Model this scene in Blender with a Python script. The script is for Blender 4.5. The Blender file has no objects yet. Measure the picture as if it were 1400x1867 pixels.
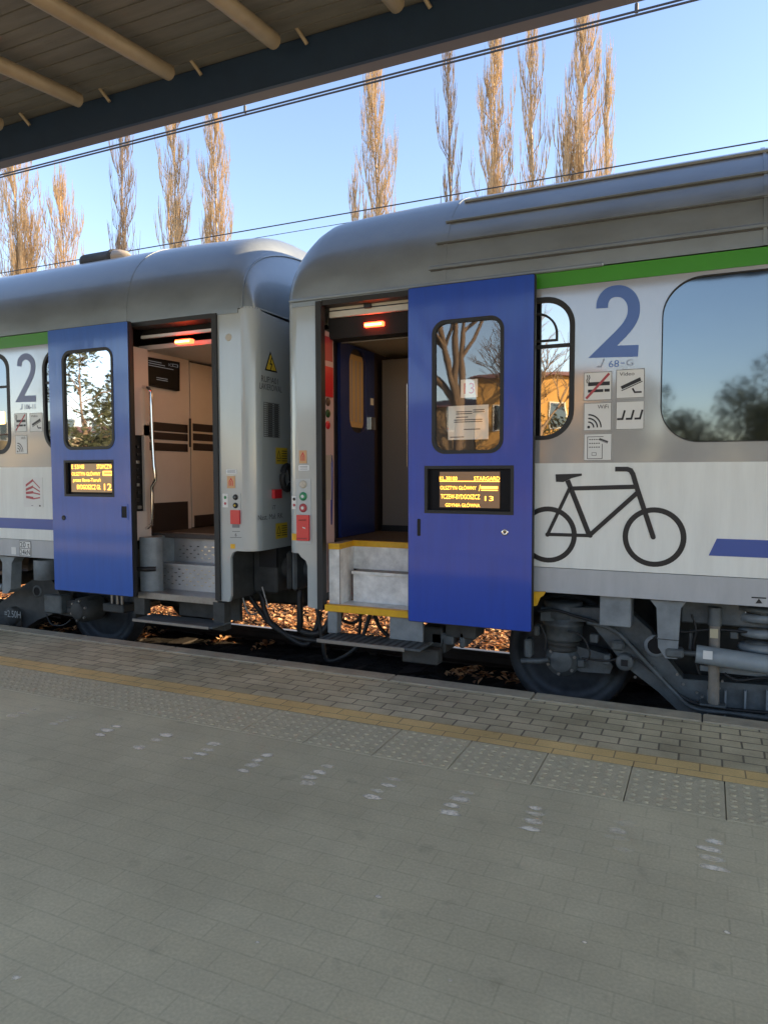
import bpy, math, random
from mathutils import Vector, Matrix
from mathutils.geometry import tessellate_polygon
random.seed(7)
S = bpy.context.scene
COL = S.collection
R = math.radians

# ------------------------------------------------------------------ camera
FOC, CX, CY = 1290.0, 700.0, 933.5
EYE = Vector((0, 0, 1.45))
_yaw, _pit, _rol = R(24.539), R(-3.157), 0.002
cF = Vector((-math.sin(_yaw)*math.cos(_pit), math.cos(_yaw)*math.cos(_pit), math.sin(_pit)))
_r = Vector((math.cos(_yaw), math.sin(_yaw), 0)); _d = -_r.cross(cF)
cR = _r*math.cos(_rol) + _d*math.sin(_rol); cD = -_r*math.sin(_rol) + _d*math.cos(_rol)
cam_d = bpy.data.cameras.new('camera'); cam = bpy.data.objects.new('camera', cam_d); COL.objects.link(cam)
cam_d.sensor_fit = 'VERTICAL'; cam_d.sensor_height = 36; cam_d.sensor_width = 27; cam_d.lens = 36*FOC/1867
cam_d.clip_start = 0.05; cam_d.clip_end = 2000
M4 = Matrix.Identity(4)
for i in range(3):
    M4[i][0] = cR[i]; M4[i][1] = -cD[i]; M4[i][2] = -cF[i]; M4[i][3] = EYE[i]
cam.matrix_world = M4
S.camera = cam

# ------------------------------------------------------------------ sky, sun, exposure
SUN_EL, SUN_AZ = R(15), R(23)          # azimuth measured from +x (along the track) towards +y (behind the train)
W = bpy.data.worlds.new('World'); S.world = W; W.use_nodes = True
nt = W.node_tree; nt.nodes.clear()
wo = nt.nodes.new('ShaderNodeOutputWorld'); bg = nt.nodes.new('ShaderNodeBackground'); sk = nt.nodes.new('ShaderNodeTexSky')
sk.sky_type = 'NISHITA'; sk.sun_disc = False; sk.sun_elevation = SUN_EL; sk.sun_rotation = math.pi/2 - SUN_AZ
sk.air_density = 1.0; sk.dust_density = 0.25; sk.ozone_density = 2.2
bg.inputs[1].default_value = 0.14
tint = nt.nodes.new('ShaderNodeVectorMath'); tint.operation = 'MULTIPLY'; tint.inputs[1].default_value = (.86, .745, .745)
nt.links.new(sk.outputs[0], tint.inputs[0]); nt.links.new(tint.outputs[0], bg.inputs[0]); nt.links.new(bg.outputs[0], wo.inputs[0])
sd = bpy.data.lights.new('sun', 'SUN'); sd.energy = 5.0; sd.angle = R(0.5); sd.color = (1.0, 0.75, 0.45)
so = bpy.data.objects.new('sun', sd); COL.objects.link(so)
sv = Vector((math.cos(SUN_AZ)*math.cos(SUN_EL), math.sin(SUN_AZ)*math.cos(SUN_EL), math.sin(SUN_EL)))
so.rotation_euler = sv.to_track_quat('Z', 'Y').to_euler(); so.location = sv*60
S.view_settings.view_transform = 'Standard'; S.view_settings.look = 'None'
S.view_settings.exposure = 2.12; S.view_settings.gamma = 1.0
S.render.engine = 'CYCLES'

# ------------------------------------------------------------------ measuring helpers (real planes of the place)
SIDE = 4.9            # plane of the coach sides
MID = 6.31            # track centre line
def ray(px, py): return cF + cR*((px-CX)/FOC) + cD*((py-CY)/FOC)
def P(px, py, Y=SIDE):
    v = ray(px, py); return EYE + v*(Y/v.y)
def G(px, py, Z=0.0):
    v = ray(px, py); return EYE + v*((Z-EYE.z)/v.z)
def PX(px, py, X):
    v = ray(px, py); return EYE + v*(X/v.x)

# ------------------------------------------------------------------ materials
MATS = {}
def mat(name, col, rough=0.5, metal=0.0, coat=0.0, var=0.0, vscale=6.0, bump=0.0, bscale=40.0, spec=0.5, emit=None, es=1.0, stretch=(1,1,1), rvar=0.0, coatr=0.05, cior=1.5):
    if name in MATS: return MATS[name]
    m = bpy.data.materials.new(name); m.use_nodes = True; n = m.node_tree; N = n.nodes; L = n.links
    b = N['Principled BSDF']
    b.inputs['Base Color'].default_value = (*col, 1); b.inputs['Roughness'].default_value = rough
    b.inputs['Metallic'].default_value = metal; b.inputs['Coat Weight'].default_value = coat
    b.inputs['Coat Roughness'].default_value = coatr; b.inputs['Coat IOR'].default_value = cior; b.inputs['Specular IOR Level'].default_value = spec
    if emit:
        b.inputs['Emission Color'].default_value = (*emit, 1); b.inputs['Emission Strength'].default_value = es
    if var or bump or rvar:
        g = N.new('ShaderNodeNewGeometry'); mp = N.new('ShaderNodeMapping'); mp.inputs['Scale'].default_value = stretch
        L.new(g.outputs['Position'], mp.inputs[0])
    if var or rvar:
        t = N.new('ShaderNodeTexNoise'); t.inputs['Scale'].default_value = vscale; t.inputs['Detail'].default_value = 6; t.inputs['Roughness'].default_value = 0.65
        L.new(mp.outputs[0], t.inputs[0])
    if var:
        r = N.new('ShaderNodeValToRGB'); r.color_ramp.elements[0].position = 0.3; r.color_ramp.elements[1].position = 0.7
        r.color_ramp.elements[0].color = (*[c*(1-var) for c in col], 1); r.color_ramp.elements[1].color = (*[min(1, c*(1+var*0.6)) for c in col], 1)
        L.new(t.outputs[0], r.inputs[0]); L.new(r.outputs[0], b.inputs['Base Color'])
    if rvar:
        mr = N.new('ShaderNodeMapRange'); mr.inputs[1].default_value = 0.3; mr.inputs[2].default_value = 0.7
        mr.inputs[3].default_value = max(0.02, rough-rvar); mr.inputs[4].default_value = rough+rvar
        L.new(t.outputs[0], mr.inputs[0]); L.new(mr.outputs[0], b.inputs['Roughness'])
    if bump:
        t2 = N.new('ShaderNodeTexNoise'); t2.inputs['Scale'].default_value = bscale; t2.inputs['Detail'].default_value = 3
        L.new(mp.outputs[0], t2.inputs[0])
        bp = N.new('ShaderNodeBump'); bp.inputs['Strength'].default_value = bump; bp.inputs['Distance'].default_value = 0.02
        L.new(t2.outputs[0], bp.inputs['Height']); L.new(bp.outputs[0], b.inputs['Normal'])
        if coat: L.new(bp.outputs[0], b.inputs['Coat Normal'])
    MATS[name] = m
    return m

def glass(name, tint, refl, refl_col=(1, 1, 1), wav=0.0, see=0.5, ro=0.015):
    m = bpy.data.materials.new(name); m.use_nodes = True; n = m.node_tree; N = n.nodes; L = n.links; N.clear()
    o = N.new('ShaderNodeOutputMaterial'); gl = N.new('ShaderNodeBsdfGlossy'); gl.inputs['Roughness'].default_value = ro; gl.inputs[0].default_value = (*refl_col, 1)
    tr = N.new('ShaderNodeBsdfTransparent'); tr.inputs[0].default_value = (*tint, 1)
    df = N.new('ShaderNodeBsdfDiffuse'); df.inputs[0].default_value = (0.006, 0.007, 0.008, 1)
    mx0 = N.new('ShaderNodeMixShader'); mx0.inputs[0].default_value = see; L.new(df.outputs[0], mx0.inputs[1]); L.new(tr.outputs[0], mx0.inputs[2])
    mx = N.new('ShaderNodeMixShader'); mx.inputs[0].default_value = refl
    L.new(mx0.outputs[0], mx.inputs[1]); L.new(gl.outputs[0], mx.inputs[2]); L.new(mx.outputs[0], o.inputs[0])
    if wav:
        g = N.new('ShaderNodeNewGeometry'); t = N.new('ShaderNodeTexNoise'); t.inputs['Scale'].default_value = 2.2; t.inputs['Detail'].default_value = 2
        L.new(g.outputs['Position'], t.inputs[0]); bp = N.new('ShaderNodeBump'); bp.inputs['Strength'].default_value = wav; bp.inputs['Distance'].default_value = 0.01
        L.new(t.outputs[0], bp.inputs['Height']); L.new(bp.outputs[0], gl.inputs['Normal'])
    return m

silver = mat('silver_paint', (0.39, 0.43, 0.435), 0.32, 0.0, 1.0, var=0.07, vscale=3, bump=0.02, bscale=3, stretch=(1, 1, .35), cior=1.55, coatr=.10)
grey_band = mat('grey_band_paint', (0.34, 0.345, 0.345), 0.35, 0.0, 1.0, var=0.06, vscale=4, bump=0.05, bscale=2.0, stretch=(1, 1, .4), cior=2.3, coatr=.07)
light_band = mat('light_grey_paint', (0.76, 0.79, 0.76), 0.4, 0.0, 0.3, var=0.09, vscale=5, bump=0.05, bscale=2.5, stretch=(2.2, 1, .25))
skirt_paint = mat('skirt_paint', (0.43, 0.45, 0.47), 0.42, var=0.10, vscale=7, coat=.15, stretch=(1.5, 1, .4))
green_p = mat('green_paint', (0.045, 0.27, 0.008), 0.35, coat=0.4, var=.05)
blue_p = mat('blue_door_paint', (0.004, 0.055, 0.42), 0.32, coat=0.6, var=.10, stretch=(3, 1, .3), bump=0.07, bscale=1.6, coatr=.08)
blue_p2 = mat('blue_inner_paint', (0.012, 0.03, 0.16), 0.3, coat=0.5, var=.05)
blue_stripe = mat('blue_stripe_paint', (0.025, 0.08, 0.36), 0.35, coat=0.3)
digit_blue = mat('digit_blue', (0.06, 0.13, 0.40), 0.35, coat=0.4)
digit_dull = mat('digit_blue_faded', (0.11, 0.13, 0.27), 0.4, coat=0.2)
roof_m = mat('roof_paint', (0.275, 0.315, 0.34), 0.36, 0.5, 0.3, var=0.14, vscale=3.5, bump=0.04, bscale=1.6, rvar=.08, stretch=(.6, 1, 1))
roof_l = mat('roof_paint_dusty', (0.235, 0.27, 0.29), 0.36, 0.45, 0.4, var=0.16, vscale=2.2, bump=0.03, bscale=1.2, rvar=.08, stretch=(.6, 1, 1))
rubber = mat('black_rubber', (0.015, 0.016, 0.017), 0.55)
dark = mat('dark_gap', (0.012, 0.012, 0.013), 0.8)
black = mat('black_print', (0.012, 0.012, 0.013), 0.45)
white = mat('white_plate', (0.72, 0.73, 0.71), 0.4, coat=.2, var=.03)
red = mat('red_plastic', (0.62, 0.02, 0.03), 0.3, coat=.5)
redp = mat('red_print', (0.42, 0.06, 0.07), 0.45)
green_b = mat('green_button', (0.01, 0.22, 0.08), 0.3, coat=.5)
yellow = mat('yellow_edge_paint', (0.78, 0.43, 0.015), 0.45, var=.14, vscale=14)
yellow_s = mat('yellow_sticker', (0.62, 0.44, 0.03), 0.45)
alu = mat('aluminium_tread', (0.42, 0.43, 0.44), 0.36, 0.75, var=.12, vscale=9, bump=.25, bscale=120)
alu_w = mat('worn_step_panel', (0.86, 0.86, 0.83), 0.5, 0.0, var=.25, vscale=11, bump=.15, bscale=90)
chrome = mat('chrome_rail', (0.75, 0.72, 0.68), 0.12, 1.0)
steel = mat('dull_steel', (0.34, 0.33, 0.31), 0.38, 0.7, var=.2, vscale=15)
under = mat('underframe_grey', (0.10, 0.115, 0.12), 0.55, 0.1, var=.4, vscale=9, bump=.1, bscale=60)
under_l = mat('underframe_light_grey', (0.22, 0.25, 0.27), 0.5, 0.05, var=.28, vscale=8)
under_d = mat('underframe_dirty', (0.045, 0.047, 0.045), 0.7, var=.45, vscale=8)
wheel_m = mat('wheel_steel', (0.055, 0.06, 0.065), 0.55, 0.5, var=.35, vscale=9)
cream = mat('vestibule_cream', (0.56, 0.51, 0.48), 0.45, var=.04)
cream2 = mat('vestibule_door_panel', (0.55, 0.49, 0.43), 0.45, var=.04)
brown = mat('dark_brown_panel', (0.03, 0.022, 0.02), 0.4)
floor_m = mat('vestibule_floor', (0.055, 0.045, 0.04), 0.6, var=.3, vscale=20)
screen_m = mat('screen_black', (0.002, 0.003, 0.006), 0.5, spec=.2)
lamp_red = mat('red_lamp', (0.8, 0.1, 0.05), 0.4, emit=(1.0, 0.04, 0.012), es=4)
lamp_core = mat('red_lamp_core', (1, .4, .1), 0.4, emit=(1.0, 0.20, 0.03), es=16)
lamp_white = mat('white_lamp', (1, .9, .8), 0.4, emit=(1.0, 0.80, 0.6), es=3)
lamp_fill_warm = mat('warm_lamp_and_fill', (1, .9, .8), 0.4, emit=(1.0, 0.55, 0.22), es=2.2)
led = mat('amber_led', (0.9, 0.4, 0.05), 0.5, emit=(1.0, 0.42, 0.05), es=1.2)
led_bg = mat('display_panel', (0.10, 0.095, 0.09), 0.3, emit=(1.0, .45, .12), es=0.03)
led_bgL = mat('display_panel_glowing', (0.30, 0.24, 0.17), 0.3, emit=(1.0, .5, .12), es=0.035)
g_big = glass('tinted_window_glass', (.25, .3, .3), 0.23, (0.85, 0.95, 1.0), .08, .15, .04)
g_door = glass('door_window_glass', (1, 1, 1), 0.17, (1, .97, .92), .07, 0.97)
g_doorL = glass('door_window_glass_bright', (.6, .6, .6), 0.62, (1, 1, 1), .10, 0.4)
g_dark = glass('dark_window_glass', (.3, .3, .3), 0.22, (.9, .95, 1), .08, .3)
g_amber = glass('mirror_window_glass', (.5, .4, .3), 0.62, (1, .95, .85), .10, .2)

# ------------------------------------------------------------------ mesh builder
class MB:
    def __init__(s): s.v = []; s.f = []; s.m = []; s.mats = []; s.sm = []
    def mi(s, m):
        if m not in s.mats: s.mats.append(m)
        return s.mats.index(m)
    def add(s, vs, fs, m, smooth=False):
        o = len(s.v); s.v += [tuple(v) for v in vs]; k = s.mi(m)
        for f in fs: s.f.append(tuple(i+o for i in f)); s.m.append(k); s.sm.append(smooth)
    def box(s, a, b, m, bev=0.0):
        x0, x1 = sorted((a[0], b[0])); y0, y1 = sorted((a[1], b[1])); z0, z1 = sorted((a[2], b[2]))
        if bev:
            e = min(bev, (x1-x0)/2.01, (y1-y0)/2.01, (z1-z0)/2.01)
            # chamfered box: 24 verts
            vs = []; idx = {}
            for i, x in enumerate((x0, x1)):
                for j, y in enumerate((y0, y1)):
                    for k, z in enumerate((z0, z1)):
                        sx, sy, sz = (1 if i == 0 else -1), (1 if j == 0 else -1), (1 if k == 0 else -1)
                        idx[i, j, k, 0] = len(vs); vs.append((x, y+sy*e, z+sz*e))
                        idx[i, j, k, 1] = len(vs); vs.append((x+sx*e, y, z+sz*e))
                        idx[i, j, k, 2] = len(vs); vs.append((x+sx*e, y+sy*e, z))
            fs = []
            for i in (0, 1):
                f = [idx[i, 0, 0, 0], idx[i, 1, 0, 0], idx[i, 1, 1, 0], idx[i, 0, 1, 0]]; fs.append(f if i else f[::-1])
                f = [idx[0, i, 0, 1], idx[1, i, 0, 1], idx[1, i, 1, 1], idx[0, i, 1, 1]]; fs.append(f[::-1] if i else f)
                f = [idx[0, 0, i, 2], idx[1, 0, i, 2], idx[1, 1, i, 2], idx[0, 1, i, 2]]; fs.append(f if i else f[::-1])
            for i in (0, 1):
                for j in (0, 1):
                    fs.append([idx[i, j, 0, 0], idx[i, j, 1, 0], idx[i, j, 1, 1], idx[i, j, 0, 1]])
                    fs.append([idx[i, 0, j, 0], idx[i, 1, j, 0], idx[i, 1, j, 2], idx[i, 0, j, 2]])
                    fs.append([idx[0, i, j, 1], idx[1, i, j, 1], idx[1, i, j, 2], idx[0, i, j, 2]])
                    for k in (0, 1): fs.append([idx[i, j, k, 0], idx[i, j, k, 1], idx[i, j, k, 2]])
            s.add(vs, fs, m); return
        vs = [(x, y, z) for x in (x0, x1) for y in (y0, y1) for z in (z0, z1)]
        s.add(vs, [(0, 1, 3, 2), (4, 6, 7, 5), (0, 4, 5, 1), (2, 3, 7, 6), (0, 2, 6, 4), (1, 5, 7, 3)], m)
    def tube(s, pts, r, m, n=8, cap=True, r1=None, smooth=True):
        pts = [Vector(p) for p in pts]; N = len(pts); rings = []
        up = Vector((0, 0, 1))
        for i, p in enumerate(pts):
            t = (pts[min(i+1, N-1)] - pts[max(i-1, 0)]).normalized()
            a = t.cross(up if abs(t.z) < 0.95 else Vector((0, 1, 0))).normalized(); b = t.cross(a)
            rr = r if r1 is None else r + (r1-r)*i/(N-1)
            rings.append([p + a*math.cos(2*math.pi*k/n)*rr + b*math.sin(2*math.pi*k/n)*rr for k in range(n)])
        vs = [q for g in rings for q in g]; fs = []
        for i in range(N-1):
            for k in range(n): fs.append((i*n+k, i*n+(k+1) % n, (i+1)*n+(k+1) % n, (i+1)*n+k))
        s.add(vs, fs, m, smooth)
        if cap: s.add(rings[0], [tuple(range(n))], m); s.add(rings[-1], [tuple(range(n))[::-1]], m)
    def lathe(s, prof, c, axis, m, n=32, smooth=True):
        # prof: list of (radius, distance along axis) ; axis vector
        ax = Vector(axis).normalized(); a = ax.cross(Vector((0, 0, 1)) if abs(ax.z) < .9 else Vector((1, 0, 0))).normalized(); b = ax.cross(a)
        c = Vector(c); vs = []
        for r, d in prof:
            for k in range(n): vs.append(c + ax*d + (a*math.cos(2*math.pi*k/n) + b*math.sin(2*math.pi*k/n))*r)
        fs = []
        for i in range(len(prof)-1):
            for k in range(n): fs.append((i*n+k, i*n+(k+1) % n, (i+1)*n+(k+1) % n, (i+1)*n+k))
        s.add(vs, fs, m, smooth)
    def flat(s, loops, M, m):
        # loops of (u,v): outer then holes, tessellated, mapped by M
        vs = [(p[0], p[1], 0) for l in loops for p in l]
        tris = tessellate_polygon([[Vector((p[0], p[1], 0)) for p in l] for l in loops])
        out = []
        for t in tris:
            a, b, c = (vs[i] for i in t)
            if (b[0]-a[0])*(c[1]-a[1]) - (b[1]-a[1])*(c[0]-a[0]) < 0: t = t[::-1]
            out.append(tuple(t))
        s.add([M(p[0], p[1]) for p in vs], out, m)
    def slab(s, loops, y0, y1, m, m_edge=None):
        # panel in the xz plane from y0 (front) to y1 (back) with edge walls
        s.flat(loops, lambda u, v: (u, y0, v), m)
        s.flat(loops, lambda u, v: (u, y1, v), m_edge or m)
        for l in loops:
            n = len(l); vs = [(p[0], y0, p[1]) for p in l] + [(p[0], y1, p[1]) for p in l]
            s.add(vs, [(i, (i+1) % n, n+(i+1) % n, n+i) for i in range(n)], m_edge or m)
    def prism(s, poly, d, m, off=(0, 0, 0)):
        # 3D polygon extruded by vector d
        n = len(poly); a = [Vector(p) for p in poly]; b = [p + Vector(d) for p in a]
        s.add(a, [tuple(range(n))], m); s.add(b, [tuple(range(n))[::-1]], m)
        s.add(a+b, [(i, (i+1) % n, n+(i+1) % n, n+i) for i in range(n)], m)
    def stroke(s, pts, w, M, m, closed=False):
        pts = [Vector((p[0], p[1])) for p in pts]; n = len(pts); L = []; Rr = []
        for i in range(n):
            if closed: a, b = pts[i-1], pts[(i+1) % n]; t0 = (pts[i]-a).normalized(); t1 = (b-pts[i]).normalized()
            else:
                t0 = (pts[i]-pts[i-1]).normalized() if i else (pts[1]-pts[0]).normalized()
                t1 = (pts[i+1]-pts[i]).normalized() if i < n-1 else t0
            t = (t0+t1); t = t.normalized() if t.length > 1e-6 else t0
            k = 1/max(0.35, t.dot(t0)); nn = Vector((-t.y, t.x))*w/2*k
            L.append(pts[i]+nn); Rr.append(pts[i]-nn)
        vs = [M(p.x, p.y) for p in L] + [M(p.x, p.y) for p in Rr]
        rng = range(n if closed else n-1)
        s.add(vs, [(i, n+i, n+(i+1) % n, (i+1) % n) for i in rng], m)
    def text(s, body, x0, z0, x1, z1, M, m, keep=False):
        cu = bpy.data.curves.new('t', 'FONT'); cu.body = body; cu.size = 1; cu.resolution_u = 3
        o = bpy.data.objects.new('t', cu); COL.objects.link(o)
        bpy.context.view_layer.update()
        me = bpy.data.meshes.new_from_object(o.evaluated_get(bpy.context.evaluated_depsgraph_get()))
        vs = [v.co.copy() for v in me.vertices]; fs = [tuple(p.vertices) for p in me.polygons]
        bpy.data.objects.remove(o); bpy.data.curves.remove(cu); bpy.data.meshes.remove(me)
        if not vs: return
        ax, bx = min(v.x for v in vs), max(v.x for v in vs); az, bz = min(v.y for v in vs), max(v.y for v in vs)
        sx = (x1-x0)/(bx-ax); sz = (z1-z0)/(bz-az)
        if keep: sx = sz
        s.add([M(x0+(v.x-ax)*sx, z0+(v.y-az)*sz) for v in vs], fs, m)
    def build(s, name, parent=None, loc=None):
        me = bpy.data.meshes.new(name); me.from_pydata(s.v, [], s.f)
        for m in s.mats: me.materials.append(m)
        me.polygons.foreach_set('material_index', s.m); me.polygons.foreach_set('use_smooth', s.sm); me.update()
        o = bpy.data.objects.new(name, me); COL.objects.link(o)
        if parent is not None:
            o.parent = parent
            o.matrix_parent_inverse = WM[parent.name].inverted() if parent.name in WM else Matrix.Identity(4)
        return o
WM = {}
def tag(o, label=None, cat=None, group=None, kind=None):
    if label: o['label'] = label
    if cat: o['category'] = cat
    if group: o['group'] = group
    if kind: o['kind'] = kind
    return o
def thing(name, loc, label, cat, group=None):
    o = bpy.data.objects.new(name, None); COL.objects.link(o); o.location = loc; o.empty_display_size = .2
    WM[o.name] = Matrix.Translation(Vector(loc)); return tag(o, label, cat, group)
def side(y): return lambda u, v: (u, y, v)
def rr(x0, z0, x1, z1, r, n=8):
    out = []
    for cx, cz, a0 in ((x1-r, z0+r, -90), (x1-r, z1-r, 0), (x0+r, z1-r, 90), (x0+r, z0+r, 180)):
        for k in range(n+1):
            a = R(a0+90*k/n); out.append((cx+r*math.cos(a), cz+r*math.sin(a)))
    return out
def circ(cx, cz, r, n=40, rz=None): return [(cx+r*math.cos(2*math.pi*k/n), cz+(rz or r)*math.sin(2*math.pi*k/n)) for k in range(n)]
def xz(px, py, Y=SIDE): p = P(px, py, Y); return (p.x, p.z)

Z_TOP, Z_BAND, Z_SK, Z_BOT = 2.805, 1.515, 0.797, 0.622
RISE, HW, CR = 0.895, 1.41, 0.12
ROOFN = 2.6

# ================================================================== SETTING
def struct(o): o['kind'] = 'structure'; return o

def ground_mat():
    return mat('ground_soil', (0.42, 0.37, 0.29), 0.95, var=.3, vscale=1.5, bump=.5, bscale=6)
mb = MB()
mb.add([(-700, -700, -.75), (700, -700, -.75), (700, 700, -.75), (-700, 700, -.75)], [(0, 1, 2, 3)], ground_mat())
struct(mb.build('ground'))

# ballast with real unevenness
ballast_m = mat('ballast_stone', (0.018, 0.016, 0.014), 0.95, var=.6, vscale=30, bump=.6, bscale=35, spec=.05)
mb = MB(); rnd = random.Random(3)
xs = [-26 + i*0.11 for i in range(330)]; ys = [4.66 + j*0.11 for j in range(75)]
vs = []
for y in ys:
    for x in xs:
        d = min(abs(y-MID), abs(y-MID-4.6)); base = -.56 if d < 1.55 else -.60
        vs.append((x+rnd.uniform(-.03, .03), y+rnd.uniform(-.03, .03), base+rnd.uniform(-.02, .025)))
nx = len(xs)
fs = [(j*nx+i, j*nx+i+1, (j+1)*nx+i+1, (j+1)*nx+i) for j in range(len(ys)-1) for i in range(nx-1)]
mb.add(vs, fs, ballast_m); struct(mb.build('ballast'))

# fallen leaves: uncountable
def leaf_mat():
    m = mat('dry_leaf', (0.42, 0.17, 0.045), 0.7)
    N = m.node_tree.nodes; L = m.node_tree.links; b = N['Principled BSDF']
    g = N.new('ShaderNodeNewGeometry'); r = N.new('ShaderNodeValToRGB')
    r.color_ramp.elements[0].color = (0.07, 0.032, 0.015, 1); r.color_ramp.elements[1].color = (0.78, 0.50, 0.26, 1)
    e = r.color_ramp.elements.new(.5); e.color = (0.36, 0.15, 0.05, 1)
    L.new(g.outputs['Random Per Island'], r.inputs[0]); L.new(r.outputs[0], b.inputs['Base Color'])
    tr = N.new('ShaderNodeBsdfTranslucent'); L.new(r.outputs[0], tr.inputs[0])
    mx = N.new('ShaderNodeMixShader'); mx.inputs[0].default_value = .35
    o = [n for n in N if n.type == 'OUTPUT_MATERIAL'][0]
    L.new(b.outputs[0], mx.inputs[1]); L.new(tr.outputs[0], mx.inputs[2]); L.new(mx.outputs[0], o.inputs[0])
    return m
lm = leaf_mat(); mb = MB(); rnd = random.Random(11)
vs, fs = [], []
CL = [G(*q, -.53) for q in ((272, 1158), (268, 1150), (405, 1168), (478, 1178), (835, 1228), (852, 1226), (880, 1232), (932, 1236), (120, 1148), (90, 1142))]
for i in range(34300):
    if i < 34000: x, y = rnd.uniform(-11, 3), 7.35 + rnd.random()**1.3*6.0
    else: c_ = CL[i % len(CL)]; x, y = c_.x+rnd.gauss(0, .05), min(7.2, c_.y+rnd.gauss(0, .12))
    s = rnd.uniform(.02, .055); a = rnd.uniform(0, 6.28)
    d = Vector((math.cos(a), math.sin(a), rnd.uniform(-.5, .5))).normalized()
    e = Vector((-math.sin(a), math.cos(a), rnd.uniform(-.7, .7))).normalized()
    c = Vector((x, y, (-.545 if abs(y-MID) < 1.55 else -.57)+rnd.uniform(0, .05)))
    if y > 7.6: c.z += .04*rnd.random()
    o = len(vs)
    vs += [c-d*s, c+e*s*.55+Vector((0, 0, s*.2)), c+d*s, c-e*s*.55+Vector((0, 0, s*.2))]
    fs.append((o, o+1, o+2, o+3))
mb.add(vs, fs, lm); tag(mb.build('fallen_leaves'), 'orange brown dry leaves covering the sunlit ground beyond the coaches', 'leaves', kind='stuff')

# track under the train (and the neighbouring one beyond it)
rail_m = mat('rail_steel', (0.05, 0.032, 0.022), 0.7, 0.2, var=.3)
rail_t = mat('rail_head', (0.45, 0.40, 0.36), 0.45, 1.0)
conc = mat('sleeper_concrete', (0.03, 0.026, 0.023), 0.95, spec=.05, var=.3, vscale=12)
def track(yc, label):
    t = thing('railway_track', (-5, yc, -.56), label, 'track', 'railway tracks')
    for s_ in (-1, 1):
        y = yc+s_*.755; m = MB()
        prof = [(-.07, -.555), (.07, -.555), (.07, -.54), (.012, -.52), (.012, -.45), (.036, -.435), (.036, -.404), (-.036, -.404), (-.036, -.435), (-.012, -.45), (-.012, -.52), (-.07, -.54)]
        m.prism([(-30, y+a, z) for a, z in prof], (60, 0, 0), rail_m)
        m.box((-30, y-.032, -.4035), (30, y+.032, -.400), rail_t); m.build('rail', t)
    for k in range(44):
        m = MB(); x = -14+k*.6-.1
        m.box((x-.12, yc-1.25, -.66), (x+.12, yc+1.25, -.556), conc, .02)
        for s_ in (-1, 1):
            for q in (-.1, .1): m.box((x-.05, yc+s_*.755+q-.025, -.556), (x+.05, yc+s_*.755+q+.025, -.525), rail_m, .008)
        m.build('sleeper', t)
track(MID, 'rusty railway track running directly under the two coaches')
track(MID+4.6, 'leaf covered neighbouring railway track beyond the train')

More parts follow.
